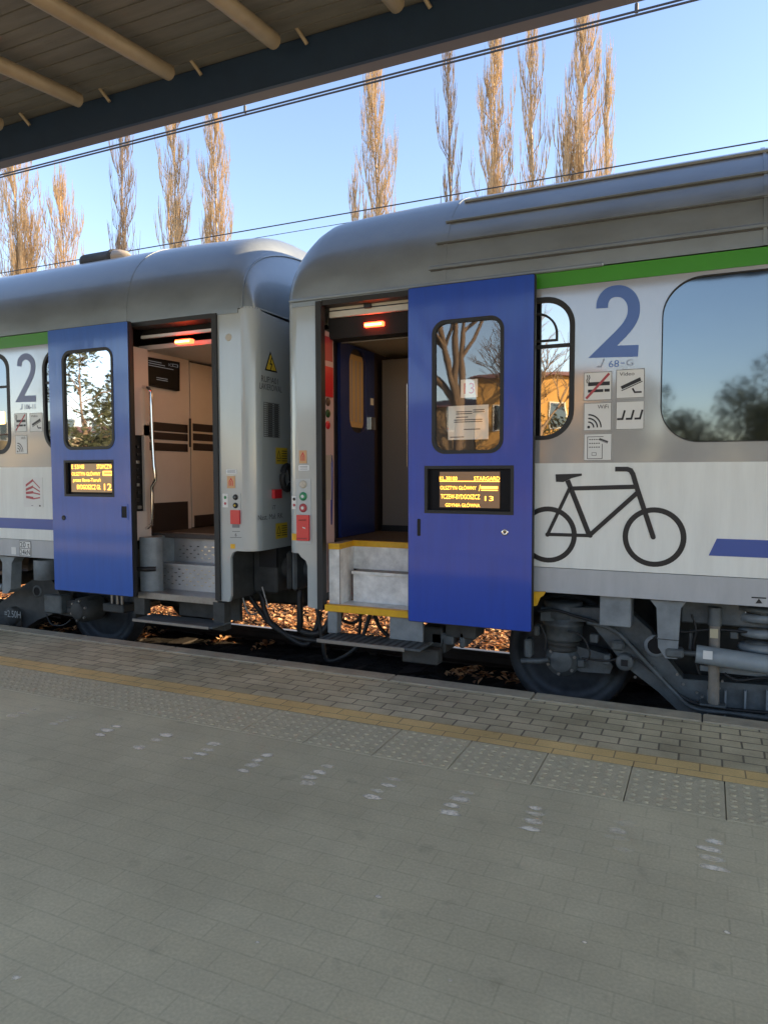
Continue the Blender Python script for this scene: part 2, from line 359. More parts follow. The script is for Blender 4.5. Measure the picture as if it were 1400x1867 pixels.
# platform ---------------------------------------------------------------
def brick_mat(name, c1, c2, mortar, w, h, scale_note=None, ms=.006, bump=.6, blotch=.25, off=.5):
    m = bpy.data.materials.new(name); m.use_nodes = True; N = m.node_tree.nodes; L = m.node_tree.links; b = N['Principled BSDF']
    g = N.new('ShaderNodeNewGeometry'); br = N.new('ShaderNodeTexBrick'); br.inputs['Scale'].default_value = 1
    br.inputs['Brick Width'].default_value = w; br.inputs['Row Height'].default_value = h; br.inputs['Mortar Size'].default_value = ms
    br.inputs['Mortar Smooth'].default_value = .4; br.inputs['Bias'].default_value = 0; br.offset = off
    br.inputs['Color1'].default_value = (*c1, 1); br.inputs['Color2'].default_value = (*c2, 1); br.inputs['Mortar'].default_value = (*mortar, 1)
    wn = N.new('ShaderNodeTexNoise'); wn.inputs['Scale'].default_value = 3.0; wn.inputs['Detail'].default_value = 2
    L.new(g.outputs['Position'], wn.inputs[0])
    vm = N.new('ShaderNodeVectorMath'); vm.operation = 'MULTIPLY_ADD'; vm.inputs[1].default_value = (.012, .012, 0)
    L.new(wn.outputs['Color'], vm.inputs[0]); L.new(g.outputs['Position'], vm.inputs[2]); L.new(vm.outputs[0], br.inputs[0])
    n1 = N.new('ShaderNodeTexNoise'); n1.inputs['Scale'].default_value = 2.2; n1.inputs['Detail'].default_value = 8; n1.inputs['Roughness'].default_value = .7
    L.new(g.outputs['Position'], n1.inputs[0])
    mr = N.new('ShaderNodeMapRange'); mr.inputs[1].default_value = .3; mr.inputs[2].default_value = .7; mr.inputs[3].default_value = 1-blotch; mr.inputs[4].default_value = 1+blotch*.7
    L.new(n1.outputs[0], mr.inputs[0])
    n2 = N.new('ShaderNodeTexNoise'); n2.inputs['Scale'].default_value = 90; n2.inputs['Detail'].default_value = 3; L.new(g.outputs['Position'], n2.inputs[0])
    mr2 = N.new('ShaderNodeMapRange'); mr2.inputs[1].default_value = .3; mr2.inputs[2].default_value = .7; mr2.inputs[3].default_value = .90; mr2.inputs[4].default_value = 1.08
    L.new(n2.outputs[0], mr2.inputs[0]); mu = N.new('ShaderNodeMath'); mu.operation = 'MULTIPLY'; L.new(mr.outputs[0], mu.inputs[0]); L.new(mr2.outputs[0], mu.inputs[1])
    n3 = N.new('ShaderNodeTexNoise'); n3.inputs['Scale'].default_value = .55; n3.inputs['Detail'].default_value = 4; L.new(g.outputs['Position'], n3.inputs[0])
    m3 = N.new('ShaderNodeMapRange'); m3.inputs[1].default_value = .35; m3.inputs[2].default_value = .65; m3.inputs[3].default_value = .88; m3.inputs[4].default_value = 1.06; L.new(n3.outputs[0], m3.inputs[0])
    n4 = N.new('ShaderNodeTexNoise'); n4.inputs['Scale'].default_value = 7; n4.inputs['Detail'].default_value = 2; L.new(g.outputs['Position'], n4.inputs[0])
    m4 = N.new('ShaderNodeMapRange'); m4.inputs[1].default_value = .66; m4.inputs[2].default_value = .72; m4.inputs[3].default_value = 1; m4.inputs[4].default_value = .88; L.new(n4.outputs[0], m4.inputs[0])
    q3 = N.new('ShaderNodeMath'); q3.operation = 'MULTIPLY'; L.new(m3.outputs[0], q3.inputs[0]); L.new(m4.outputs[0], q3.inputs[1])
    q4 = N.new('ShaderNodeMath'); q4.operation = 'MULTIPLY'; L.new(q3.outputs[0], q4.inputs[0]); L.new(mu.outputs[0], q4.inputs[1]); mu = q4
    vs_ = N.new('ShaderNodeVectorMath'); vs_.operation = 'SCALE'; L.new(br.outputs['Color'], vs_.inputs[0]); L.new(mu.outputs[0], vs_.inputs['Scale'])
    L.new(vs_.outputs[0], b.inputs['Base Color']); b.inputs['Roughness'].default_value = .8; b.inputs['Specular IOR Level'].default_value = .3
    iv = N.new('ShaderNodeMath'); iv.operation = 'MULTIPLY_ADD'; iv.inputs[1].default_value = -1; iv.inputs[2].default_value = 1
    L.new(br.outputs['Fac'], iv.inputs[0]); ad = N.new('ShaderNodeMath'); ad.operation = 'MULTIPLY_ADD'; ad.inputs[1].default_value = .25
    L.new(n2.outputs[0], ad.inputs[0]); L.new(iv.outputs[0], ad.inputs[2])
    bp = N.new('ShaderNodeBump'); bp.inputs['Strength'].default_value = bump; bp.inputs['Distance'].default_value = .006
    L.new(ad.outputs[0], bp.inputs['Height']); L.new(bp.outputs[0], b.inputs['Normal'])
    return m
pav_m = brick_mat('paving_grey', (0.585, 0.505, 0.315), (0.60, 0.52, 0.33), (0.525, 0.455, 0.285), .2, .1, ms=.004, bump=.10, blotch=.13)
pav_edge = brick_mat('paving_edge', (0.48, 0.40, 0.24), (0.62, 0.52, 0.32), (0.22, 0.18, 0.12), .2, .1, ms=.006, bump=.8, blotch=.27)
pav_yel = brick_mat('paving_yellow', (0.72, 0.49, 0.19), (0.78, 0.54, 0.22), (0.36, 0.25, 0.12), .2, .1, ms=.004, bump=.5, blotch=.15)
tact_m = mat('tactile_concrete', (0.57, 0.49, 0.31), .85, var=.14, vscale=12, bump=.3, bscale=90)
kerb_m = mat('kerb_concrete', (0.38, 0.325, 0.225), .85, var=.28, vscale=5, bump=.35, bscale=50)
YE, YK, YY1, YY0, YT = 4.59, 4.44, 3.80, 3.62, 3.21
mb = MB()
mb.box((-30, -3.5, -.9), (30, YK-.003, -.06), mat('platform_core', (.1, .09, .08), .9))
mb.add([(-30, YY1, 0), (30, YY1, 0), (30, YK-.005, 0), (-30, YK-.005, 0)], [(0, 1, 2, 3)], pav_edge)
mb.add([(-30, -3.5, 0), (30, -3.5, 0), (30, YT, 0), (-30, YT, 0)], [(0, 1, 2, 3)], pav_m)
struct(mb.build('platform_paving'))
mb = MB(); mb.add([(-30, YY0, .0), (30, YY0, .0), (30, YY1, 0), (-30, YY1, 0)], [(0, 1, 2, 3)], pav_yel)
struct(mb.build('platform_safety_line'))
mb = MB()
for k in range(60): x = -30+k; mb.box((x+.003, YK, -.16), (x+.997, YE, .006), kerb_m, .008)
mb.box((-30, YK+.03, -.9), (30, YE-.03, -.161), kerb_m)
struct(mb.build('platform_kerb'))
mb = MB(); k0 = -.72
for k in range(-26, 8):
    x = k0+k*.411; rn = random.Random(k); t = rn.uniform(-.0005, .001)
    mb.box((x+.002, YT+.002, -.05), (x+.408, YY0-.002, .000+t), tact_m, .002)
    if -12 < k < 5:
        for i in range(7):
            for j in range(7):
                c = (x+.032+i*.057, YT+.034+j*.057, .001+t)
                mb.lathe([(.016, 0), (.012, .003), (.0, .0036)], c, (0, 0, 1), tact_m, 8)
mb.box((-30, YT+.002, -.055), (30, YY0-.002, -.012), mat('joint_dirt', (.30, .26, .18), .95))
struct(mb.build('tactile_paving'))
# worn white paint blobs
mk = bpy.data.materials.new('worn_white_paint'); mk.use_nodes = True; N = mk.node_tree.nodes; L = mk.node_tree.links
N['Principled BSDF'].inputs['Base Color'].default_value = (.96, .85, .66, 1); N['Principled BSDF'].inputs['Roughness'].default_value = .8
tc = N.new('ShaderNodeNewGeometry'); tn = N.new('ShaderNodeTexNoise'); tn.inputs['Scale'].default_value = 34; tn.inputs['Detail'].default_value = 6
tn.inputs['Roughness'].default_value = .75
L.new(tc.outputs['Position'], tn.inputs[0]); at_ = N.new('ShaderNodeAttribute'); at_.attribute_name = 'edge'
sm_ = N.new('ShaderNodeMath'); sm_.operation = 'MULTIPLY'; rg = N.new('ShaderNodeMapRange'); rg.inputs[1].default_value = .20; rg.inputs[2].default_value = .60; rg.inputs[4].default_value = 1.0
L.new(tn.outputs[0], rg.inputs[0]); L.new(rg.outputs[0], sm_.inputs[0]); L.new(at_.outputs['Fac'], sm_.inputs[1]); L.new(sm_.outputs[0], N['Principled BSDF'].inputs['Alpha'])
mb = MB(); ed = []; rnd = random.Random(5)
def blob(x, y, rx, ry, st):
    n = 14; vs = [(x, y, .004)]; ed.append(st)
    for q, e in ((.55, st*.9), (1.0, 0)):
        for k in range(n):
            a = 2*math.pi*k/n; j = rnd.uniform(.8, 1.2); vs.append((x+rx*q*j*math.cos(a), y+ry*q*j*math.sin(a), .004)); ed.append(e)
    fs = [(0, 1+k, 1+(k+1) % n) for k in range(n)] + [(1+k, 1+n+k, 1+n+(k+1) % n, 1+(k+1) % n) for k in range(n)]
    mb.add(vs, fs, mk)
mxs = [-3.74, -3.396, -3.04, -2.69, -2.36, -2.02, -1.68, -1.33, -.975, -.632, -.285, .045]
for i, x in enumerate(mxs):
    for j in range(4):
        if rnd.random() < .06: continue
        blob(x+rnd.uniform(-.015, .015), 2.99-j*.066+rnd.uniform(-.01, .01), rnd.uniform(.036, .058), rnd.uniform(.020, .036), rnd.choice([.7, .9, 1.2, 1.3]) * (.45 if i < 2 or i == 10 else 1))
for px, py, r_ in ((30, 1785, .012), (690, 1637, .012), (1325, 1702, .01), (1250, 965, .01), (1065, 1720, .008), (820, 1790, .007), (470, 1720, .007)):
    g = G(px, py); blob(g.x, g.y, r_*1.3, r_, 1.0)
ob = struct(mb.build('platform_markings'))
a_ = ob.data.attributes.new('edge', 'FLOAT', 'POINT'); a_.data.foreach_set('value', ed)

# ================================================================== CANOPY
can = thing('platform_canopy', (1, 1.6, 0), 'platform canopy with dark blue edge beam and pale boarded soffit overhead', 'canopy')
board_m = mat('soffit_boards', (0.205, 0.20, 0.18), .75, var=.25, vscale=4, stretch=(.3, 2, 1), bump=.2, bscale=30)
navy = mat('navy_beam', (0.018, 0.04, 0.08), .5, var=.15, vscale=5)
cream_r = mat('rafter_paint', (0.36, 0.295, 0.20), .4, var=.15, vscale=5)
YB = 4.2
zb = 4.078
SLOPE = .11
mb = MB()
n = 0; y = 4.26
while y > 1.9:
    y2 = y-.145; z1 = zb+.275-(4.2-y)*SLOPE; z2 = zb+.275-(4.2-y2)*SLOPE
    mb.prism([(-16, y-.006, z1), (-16, y2+.006, z2), (-16, y2+.006, z2+.03), (-16, y-.006, z1+.03)], (23, 0, 0), board_m); y = y2
mb.prism([(-16, 4.3, zb+.33), (-16, 1.8, zb+.33-2.4*SLOPE), (-16, 1.8, zb+.37-2.4*SLOPE), (-16, 4.3, zb+.37)], (23, 0, 0), board_m)
zc = zb+.275-(4.2-1.9)*SLOPE
mb.prism([(-16, 1.8, zc+.01), (-16, -.65, zc+.26), (-16, -.65, zc+.32), (-16, 1.8, zc+.07)], (23, 0, 0), board_m)
mb.build('soffit', can)
mb = MB()
mb.box((-16.05, YB, zb), (7.05, YB+.03, zb+.25), navy); mb.box((-16.05, YB+.03, zb), (7.05, YB+.13, zb+.02), mat('beam_flange', (.20, .17, .17), .5)); mb.box((-16.05, YB+.03, zb+.25), (7.05, YB+.15, zb+.40), navy)
mb.box((-16.05, -.75, zb-.05), (7.05, -.65, zb+.35), navy)
mb.build('edge_beam', can)
xr = -16.0+.35
for k in range(27):
    x = -2.64+.03+(k-15)*.865; m = MB()
    m.tube([(x, 4.02, zb+.165), (x, 3.0, zb+.165-1.02*SLOPE), (x, 1.75, zb+.165-2.27*SLOPE)], .052, cream_r, 14)
    m.box((x-.012, 1.9, zb+.21-2.3*SLOPE), (x+.012, 1.95, zb+.24-2.3*SLOPE), cream_r)
    m.build('rafter', can)
    m = MB(); m.tube([(x+.09, 4.10, zb+.31), (x+.155, 4.175, zb+.19)], .013, cream_r, 8); m.build('bracket', can)
for x in (-14.5, 5.5):
    m = MB(); m.box((x-.12, 1.63, 0), (x+.12, 1.87, 3.85), navy, .01); m.box((x-.2, 1.55, 0), (x+.2, 1.95, .03), navy, .005); m.build('column', can)

# ================================================================== COACHES
def roof_pt(t, s, L=1.4):
    """t in 0..pi across the coach (0 = platform side), s = distance from the end plane -> (y, z)"""
    C2 = CR
    if s < C2: hw = HW-(C2-math.sqrt(max(0, C2*C2-(C2-s)**2)))
    else: hw = HW
    L = .34; g = (1-(1-s/L)**2.3)**(1/2.3) if s < L else 1.0
    g = .04+.96*g-.07*max(0, 1-s/1.35)**2
    c, sn = math.cos(t), math.sin(t); e = 2/ROOFN
    return MID-hw*math.copysign(abs(c)**e, c), Z_TOP+.008+RISE*g*abs(sn)**e

def make_roof(root, xe, d, length, m, ribs):
    mb = MB(); ss = [0, .004, .012, .025, .045, .07, .1, .14, .2, .28, .38, .5, .65, .8, 1.0, 1.2, 1.42, 1.8, 2.5, 3.5, 5, 7, 9, length]
    NT = 40; vs = []; ts = [math.pi*(k/NT) for k in range(NT+1)]
    # denser near the shoulders
    ts = [math.pi/2*(1-math.copysign(abs(1-2*k/NT)**.8, 1-2*k/NT)) for k in range(NT+1)]
    for s in ss:
        for t in ts:
            y, z = roof_pt(t, s); vs.append((xe+d*s, y, z))
    n = NT+1; fs = [(i*n+k, i*n+k+1, (i+1)*n+k+1, (i+1)*n+k) for i in range(len(ss)-1) for k in range(NT)]
    mb.add(vs, fs, m, True)
    o = len(mb.v); mb.add([vs[k] for k in range(n)] , [tuple(range(n))], m)
    roof = mb.build('roof', root)
    # joint between dome and roof sheets
    def band(s, name, w=.02, h=.006):
        b = MB(); pts = [roof_pt(t, s) for t in ts]
        for k in range(NT):
            (y0, z0), (y1, z1) = pts[k], pts[k+1]
            nrm = Vector((0, z0-z1, y1-y0)).normalized()
            if nrm.z < 0 and abs(z1-z0) < abs(y1-y0): nrm = -nrm
            if k < NT//2 and nrm.y > 0: nrm = -nrm
            if k >= NT//2 and nrm.y < 0: nrm = -nrm
            q = nrm*h
            b.add([(xe+d*(s-w/2), y0, z0), (xe+d*(s-w/2), y1, z1), (xe+d*(s-w/2), y1+q.y, z1+q.z), (xe+d*(s-w/2), y0+q.y, z0+q.z),
                   (xe+d*(s+w/2), y0, z0), (xe+d*(s+w/2), y1, z1), (xe+d*(s+w/2), y1+q.y, z1+q.z), (xe+d*(s+w/2), y0+q.y, z0+q.z)],
                  [(3, 2, 6, 7), (0, 1, 2, 3), (4, 5, 6, 7)], m)
        b.build(name, roof)
    band(1.36, 'roof_seam', .03, .004)
    if not ribs:
        band(.10, 'roof_seam', .02, .008)
    if ribs: band(3.4, 'roof_seam', .02, .006)
    if ribs:
        # find profile parameters hit by the rays measured on the photograph at the far right
        for py, xl in ((277, -1.70), (313, -1.78), (355, -1.83), (411, -1.87)):
            a, b_ = P(1400, py, 4.9), P(1400, py, 5.9); k = (b_.z-a.z); best = None
            for q in range(400):
                t = math.pi/2*q/400; y, z = roof_pt(t, 3); e = abs(z-(a.z+k*(y-4.9)))
                if best is None or e < best[0]: best = (e, t)
            t = best[1]; y, z = roof_pt(t, 3); y2, z2 = roof_pt(t+.01, 3)
            tg = Vector((0, y2-y, z2-z)).normalized(); nr = Vector((0, -tg.z, tg.y))
            b = MB(); c = Vector((0, y, z)); w = .014
            w = .012; b.prism([(xl+.01, p.y, p.z) for p in (c-tg*.022-nr*.004, c-tg*.021+nr*.005, c-tg*.011+nr*.005, c-tg*.011-nr*.004)], (length-3.02, 0, 0), mat('rib_shade_strip', (.07, .07, .07), .7)); pr = [c-tg*w-nr*.004, c-tg*w+nr*.020, c+tg*w*.5+nr*.020, c+tg*w*1.6+nr*.003]  # dark strip painted in as the shade line below each rib
            b.prism([(xl, p.y, p.z) for p in pr], (length-3, 0, 0), m); b.build('roof_rib', roof)
    return roof

def end_wall(root, xe, d, zb_, m, y_far=MID+HW):
    """flat end wall plus the rounded vertical corner next to the platform"""
    mb = MB(); n = 8; pts = []
    for k in range(n+1):
        a = math.pi/2*k/n
        pts.append((xe+d*(CR-CR*math.sin(a)), SIDE+CR-CR*math.cos(a)))
    vs = [(x, y, zb_) for x, y in pts] + [(x, y, Z_TOP+.02) for x, y in pts]
    mb.add(vs, [(i, i+1, n+2+i, n+1+i) for i in range(n)], m, True)
    mb.add([(xe, SIDE+CR, zb_+.0), (xe, y_far-CR, zb_), (xe, y_far-CR, Z_TOP+.02), (xe, SIDE+CR, Z_TOP+.02)], [(0, 1, 2, 3)], m)
    return mb

def plug_door(root, c4, win, disp, scr, key, slot, handle, gl, name_label, rowtexts, bgm, lit, paint):
    """outward sliding plug door leaf. c4: x0,x1,z0,z1"""
    x0, x1, z0, z1 = c4; Y = 4.80; mb = MB()
    w = rr(*win, .095, 10); d = [(disp[0], disp[1]), (disp[2], disp[1]), (disp[2], disp[3]), (disp[0], disp[3])]
    outer = rr(x0, z0, x1, z1, .012, 3)
    mb.slab([outer, w, d], Y, Y+.045, paint, mat('door_edge', (.02, .025, .05), .5))
    door = mb.build('door', root); door['label'] = name_label
    g = MB(); g.slab([rr(x0-.007, z0-.007, x1+.007, z1+.007, .014, 3), rr(x0+.02, z0+.02, x1-.02, z1-.02, .012, 3)], Y+.012, Y+.044, rubber); g.build('door_seal', door)
    # rubber gasket ring
    g = MB(); wo_ = rr(win[0]-.004, win[1]-.004, win[2]+.004, win[3]+.004, .10, 10); wi = rr(win[0]+.022, win[1]+.022, win[2]-.022, win[3]-.022, .078, 10)
    g.slab([wo_, wi], Y-.004, Y+.03, rubber); g.build('window_gasket', door)
    g = MB(); g.flat([rr(win[0]+.01, win[1]+.01, win[2]-.01, win[3]-.01, .08, 10)], side(Y+.012), gl); g.build('window_pane', door)
    g = MB(); g.slab([rr(x0+.03, z0+.03, x1-.03, z1-.03, .01, 2)], Y+.047, Y+.049, dark); g.build('dark_backing', door)  # dark sheet standing in for the shaded gap behind the leaf
    # display in its recess
    g = MB(); fr = .010
    g.slab([[(disp[0]-fr, disp[1]-fr), (disp[2]+fr, disp[1]-fr), (disp[2]+fr, disp[3]+fr), (disp[0]-fr, disp[3]+fr)],
            [(disp[0]+.012, disp[1]+.012), (disp[2]-.012, disp[1]+.012), (disp[2]-.012, disp[3]-.012), (disp[0]+.012, disp[3]-.012)]], Y-.003, Y+.03, rubber)
    g.box((disp[0]-.002, Y+.031, disp[1]-.002), (disp[2]+.002, Y+.040, disp[3]+.002), screen_m)
    ds = g.build('display', door)
    g = MB(); g.slab([[(scr[0], scr[1]), (scr[2], scr[1]), (scr[2], scr[3]), (scr[0], scr[3])]], Y+.026, Y+.0305, bgm)
    W_, H_ = scr[2]-scr[0], scr[3]-scr[1]
    for s_, a, b, c, e in rowtexts:
        if s_ == '#': g.slab([[(scr[0]+a*W_, scr[1]+b*H_), (scr[0]+c*W_, scr[1]+b*H_), (scr[0]+c*W_, scr[1]+e*H_), (scr[0]+a*W_, scr[1]+e*H_)]], Y+.0235, Y+.0255, led)
        else: g.text(s_, scr[0]+a*W_, scr[1]+b*H_, scr[0]+c*W_, scr[1]+e*H_, side(Y+.0245), led)
    g.build('display_text', door)
    if key:
        g = MB(); g.lathe([(0.0, -.004), (.008, -.004), (.008, -.001), (.012, -.006), (.022, -.006), (.024, 0)], (key[0], Y, key[1]), (0, 1, 0), chrome if lit else rubber, 20); g.lathe([(0, -.0045), (.009, -.0045)], (key[0], Y, key[1]), (0, 1, 0), black, 16)
        g.build('keyhole', door)
    if slot:
        g = MB(); g.slab([rr(slot[0], slot[1], slot[2], slot[3], .006, 2)], Y-.002, Y+.002, dark); g.build('finger_slot', door)
    if handle:
        g = MB(); h = handle
        g.slab([rr(h[0], h[1], h[2], h[3], .008, 3), rr(h[0]+.012, h[1]+.02, h[2]-.012, h[3]-.02, .006, 3)], Y-.005, Y-.0005, paint)
        g.slab([rr(h[0]+.013, h[1]+.021, h[2]-.013, h[3]-.021, .005, 3)], Y-.0015, Y-.0005, dark); g.build('handle', door)
    return door

def sign(root, kind, a, b, Y=SIDE, name='pictogram_sign'):
    """a, b: opposite corners (x,z)"""
    x0, x1 = sorted((a[0], b[0])); z0, z1 = sorted((a[1], b[1])); w, h = x1-x0, z1-z0
    g = MB(); g.slab([rr(x0, z0, x1, z1, .004, 2)], Y-.003, Y-.0005, white)
    g.stroke([(x0+.003, z0+.003), (x1-.003, z0+.003), (x1-.003, z1-.003), (x0+.003, z1-.003)], .003, side(Y-.0036), black, True)
    o = g.build(name, root); g = MB(); M = lambda u, v: (x0+u*w, Y-.0042, z0+v*h); M2 = lambda u, v: (x0+u*w, Y-.0050, z0+v*h)
    if kind == 'smoke':
        g.stroke([(.16, .58), (.92, .58)], .13, M, black); g.stroke([(.16, .34), (.70, .34)], .10, M, black); g.stroke([(.74, .34), (.92, .34)], .10, M, black)
        for u in (.13, .2): g.stroke([(u, .62), (u-.02, .72), (u+.02, .80), (u, .9)], .03, M, black)
        g.stroke([(.10, .08), (.90, .92)], .085, M2, redp); o['label'] = 'no smoking pictogram with a red diagonal bar'
    elif kind == 'video':
        g.text('Video', .12, .78, .64, .90, M, black)
        g.add([M(.16, .42), M(.84, .70), M(.88, .58), M(.22, .32)], [(0, 3, 2, 1)], black); g.stroke([(.2, .27), (.92, .56)], .03, M, black)
        g.stroke([(.58, .34), (.66, .2), (.9, .2)], .06, M, black); o['label'] = 'video camera pictogram'
    elif kind == 'wifi':
        g.text('WiFi', .50, .78, .88, .92, M, black); g.flat([circ(.19, .14, .05, 14)], M, black)
        for r_ in (.2, .33, .46): g.stroke([(.17+r_*math.cos(R(q)), .12+r_*math.sin(R(q))) for q in range(0, 91, 10)], .05, M, black)
        o['label'] = 'wireless network pictogram'
    elif kind == 'seats':
        for u in (.05, .36, .66): g.stroke([(u, .38), (u+.19, .38), (u+.27, .68)], .07, M, black)
        o['label'] = 'pictogram of three seats in a row'
    elif kind == 'ticket':
        g.stroke([(.14, .08), (.14, .88), (.7, .88)], .02, M, black); g.stroke([(.14, .08), (.66, .08), (.66, .62)], .02, M, black)
        for v in (.78, .64, .5):
            for u in (.2, .28, .36, .44, .52): g.stroke([(u, v), (u+.05, v)], .035, M, black)
        g.stroke([(.3, .3), (.45, .3), (.45, .2), (.3, .2)], .015, M, black, True)
        g.add([M(.56, .84), M(.86, .72), M(.84, .62), M(.56, .74)], [(0, 3, 2, 1)], mat('print_grey', (.25, .25, .26), .5)); g.stroke([(.56, .80), (.86, .68)], .04, M2, black)
        o['label'] = 'ticket payment terminal pictogram'
    g.build('icon', o); return o

def digit2(root, c, pxs, w, m, Y=SIDE):
    """large class figure 2 drawn as a stroke through measured points"""
    g = MB(); pts = [xz(a, b) for a, b in pxs]; q = [pts[0]]
    for i in range(len(pts)-3):
        a, b, c, d = (Vector(pts[max(i-1, 0)]), Vector(pts[i]), Vector(pts[i+1]), Vector(pts[i+2]))
        for k in range(1, 5):
            t = k/4; v = .5*((2*b)+(-a+c)*t+(2*a-5*b+4*c-d)*t*t+(-a+3*b-3*c+d)*t**3); q.append((v.x, v.y))
    g.stroke(q+pts[-2:], w, side(Y-.002), m); return g

# ---------------------------------------------------------------- left coach
XL = -3.42; DL = -1
LC = thing('railway_coach', (-9.5, MID, -.4), 'left silver coach with light blue reflecting open door and smooth roof', 'railway coach', 'coaches of the train')
XR = -3.117+.02; 
RC = thing('railway_coach', (3.5, MID, -.4), 'right coach with large black bicycle pictogram and ribbed grey roof', 'railway coach', 'coaches of the train')

# side panels
xj0, xj1 = -4.79, -3.80       # left coach doorway
xw0, xw1 = xz(-120, 700)[0], xz(19, 730)[0]
wz0, wz1 = xz(10, 828)[1], xz(0, 645)[1]
mb = MB()
LW1 = rr(xw0-.3, wz0, xw1, wz1, .16, 10)
nb0 = xz(79, 720)[0]
LW2 = rr(nb0, wz0+.02, nb0+.62, wz1, .2, 10)
mb.slab([[(-19, Z_BAND), (xj0, Z_BAND), (xj0, 2.69), (-19, 2.69)], LW1, LW2, rr(-10.2, wz0, -8.9, wz1, .16, 6), rr(-12.2, wz0, -10.9, wz1, .16, 6)], SIDE, SIDE+.03, grey_band)
mb.slab([[(-19, Z_SK), (xj0, Z_SK), (xj0, Z_BAND), (-19, Z_BAND)]], SIDE, SIDE+.03, light_band)
mb.slab([[(-19, Z_BOT), (xj0, Z_BOT), (xj0, Z_SK-.004), (-19, Z_SK-.004)]], SIDE-.002, SIDE+.03, skirt_paint)
mb.slab([[(-19, 2.692), (xj0, 2.692), (xj0, Z_TOP), (-19, Z_TOP)]], SIDE, SIDE+.03, green_p)
# pillar right of the doorway with the cut out for the coupling space
zc1 = xz(440, 1005)[1]; zp = .355; xleg = xz(421, 1050)[0]; xf = XL-CR
pil = [(xj1, zp), (xleg-.02, zp), (xleg, zp+.05), (xleg, zc1-.06), (xleg+.02, zc1-.02), (xleg+.06, zc1), (xf, zc1), (xf, Z_TOP), (xj1, Z_TOP)]
mb.slab([pil], SIDE, SIDE+.03, silver)
mb.box((-19, SIDE+1.0, Z_BOT), (-5.0, MID+HW, 2.80), dark)
mb.box((-19, SIDE+.031, Z_BOT+.01), (-4.99, SIDE+.10, Z_TOP-.01), dark)
bodyL = mb.build('body', LC)
e = end_wall(None, XL, -1, zc1, silver); e.build('end_wall', LC)
make_roof(LC, XL, -1, 15.6, roof_l, False)
# stripes and prints
g = MB(); a, b = P(0, 943), P(0, 963)
g.slab([[(-19, .903), (xj0-.003, .903), (xj0-.003, 1.006), (-19, 1.006)]], SIDE-.003, SIDE, blue_stripe); g.build('blue_stripe', LC)
g = digit2(LC, None, [(36, 668), (37, 659), (41, 653), (47, 650), (54, 652), (60, 660), (61, 672), (58, 685), (51, 700), (44, 714), (37, 727.5), (66.5, 726.5)], .062, digit_dull)
g.build('class_number', LC)
g = MB(); a, b = xz(46, 746.5), xz(65, 736.5); g.text('106-11', a[0], a[1], b[0], b[1], side(SIDE-.002), digit_dull)
a = xz(40, 742); g.stroke([(a[0]-.02, a[1]-.02), (a[0]+.005, a[1]-.02), (a[0]+.01, a[1]+.03)], .008, side(SIDE-.002), digit_dull); g.build('seat_numbers', LC)
for kd, c in (('smoke', (27.3, 754, 50.3, 787)), ('video', (55, 753.4, 79, 787)), ('wifi', (29, 794, 51.4, 827.6))):
    sign(LC, kd, xz(c[0], c[1]), xz(c[2], c[3]))
a, b = xz(43, 870.5), xz(80, 925)
g = MB(); g.slab([[(a[0], b[1]), (b[0], b[1]), (b[0], a[1]), (a[0], a[1])]], SIDE-.003, SIDE-.0005, white); lg = g.build('logo_sign', LC)
g = MB(); w, h = b[0]-a[0], a[1]-b[1]; M = lambda u, v: (a[0]+u*w, SIDE-.0045, b[1]+v*h)
for z_, dz in ((.68, .19), (.54, .11), (.43, .03), (.30, -.04)):
    g.add([M(.14, z_), M(.14, z_+.085), M(.52, z_+.085+dz), M(.52, z_+dz)], [(0, 3, 2, 1)], redp)
    g.add([M(.52, z_+dz), M(.52, z_+.045+dz), M(.86, z_+.035-dz*.25), M(.86, z_-.01-dz*.25)], [(0, 3, 2, 1)], redp)
g.stroke([(.4, .05), (.5, .05)], .015, M, black); g.stroke([(.8, .05), (.88, .05)], .05, M, black); g.build('emblem', lg)
a, b = xz(37, 986), xz(58, 1014)
g = MB(); g.slab([[(a[0], b[1]), (b[0], b[1]), (b[0], a[1]), (a[0], a[1])]], SIDE-.006, SIDE-.0025, white)
M = side(SIDE-.0068); g.stroke([(a[0], b[1]), (b[0], b[1]), (b[0], a[1]), (a[0], a[1])], .005, M, black, True); g.stroke([(a[0], (a[1]+b[1])/2), (b[0], (a[1]+b[1])/2)], .005, M, black)
w, h = b[0]-a[0], a[1]-b[1]
M = side(SIDE-.0075)
g.text('20 t', a[0]+.06*w, b[1]+.57*h, a[0]+.9*w, b[1]+.93*h, M, black); g.text('24kN', a[0]+.05*w, b[1]+.08*h, a[0]+.95*w, b[1]+.43*h, M, black)
g.build('load_plate', LC)['label'] = 'white plate reading 20 t over 24kN'
a, b = xz(22, 997), xz(31, 1011); g = MB(); g.slab([rr(a[0], b[1], b[0], a[1], .005, 2)], SIDE-.005, SIDE-.0025, white); g.build('data_label', LC)
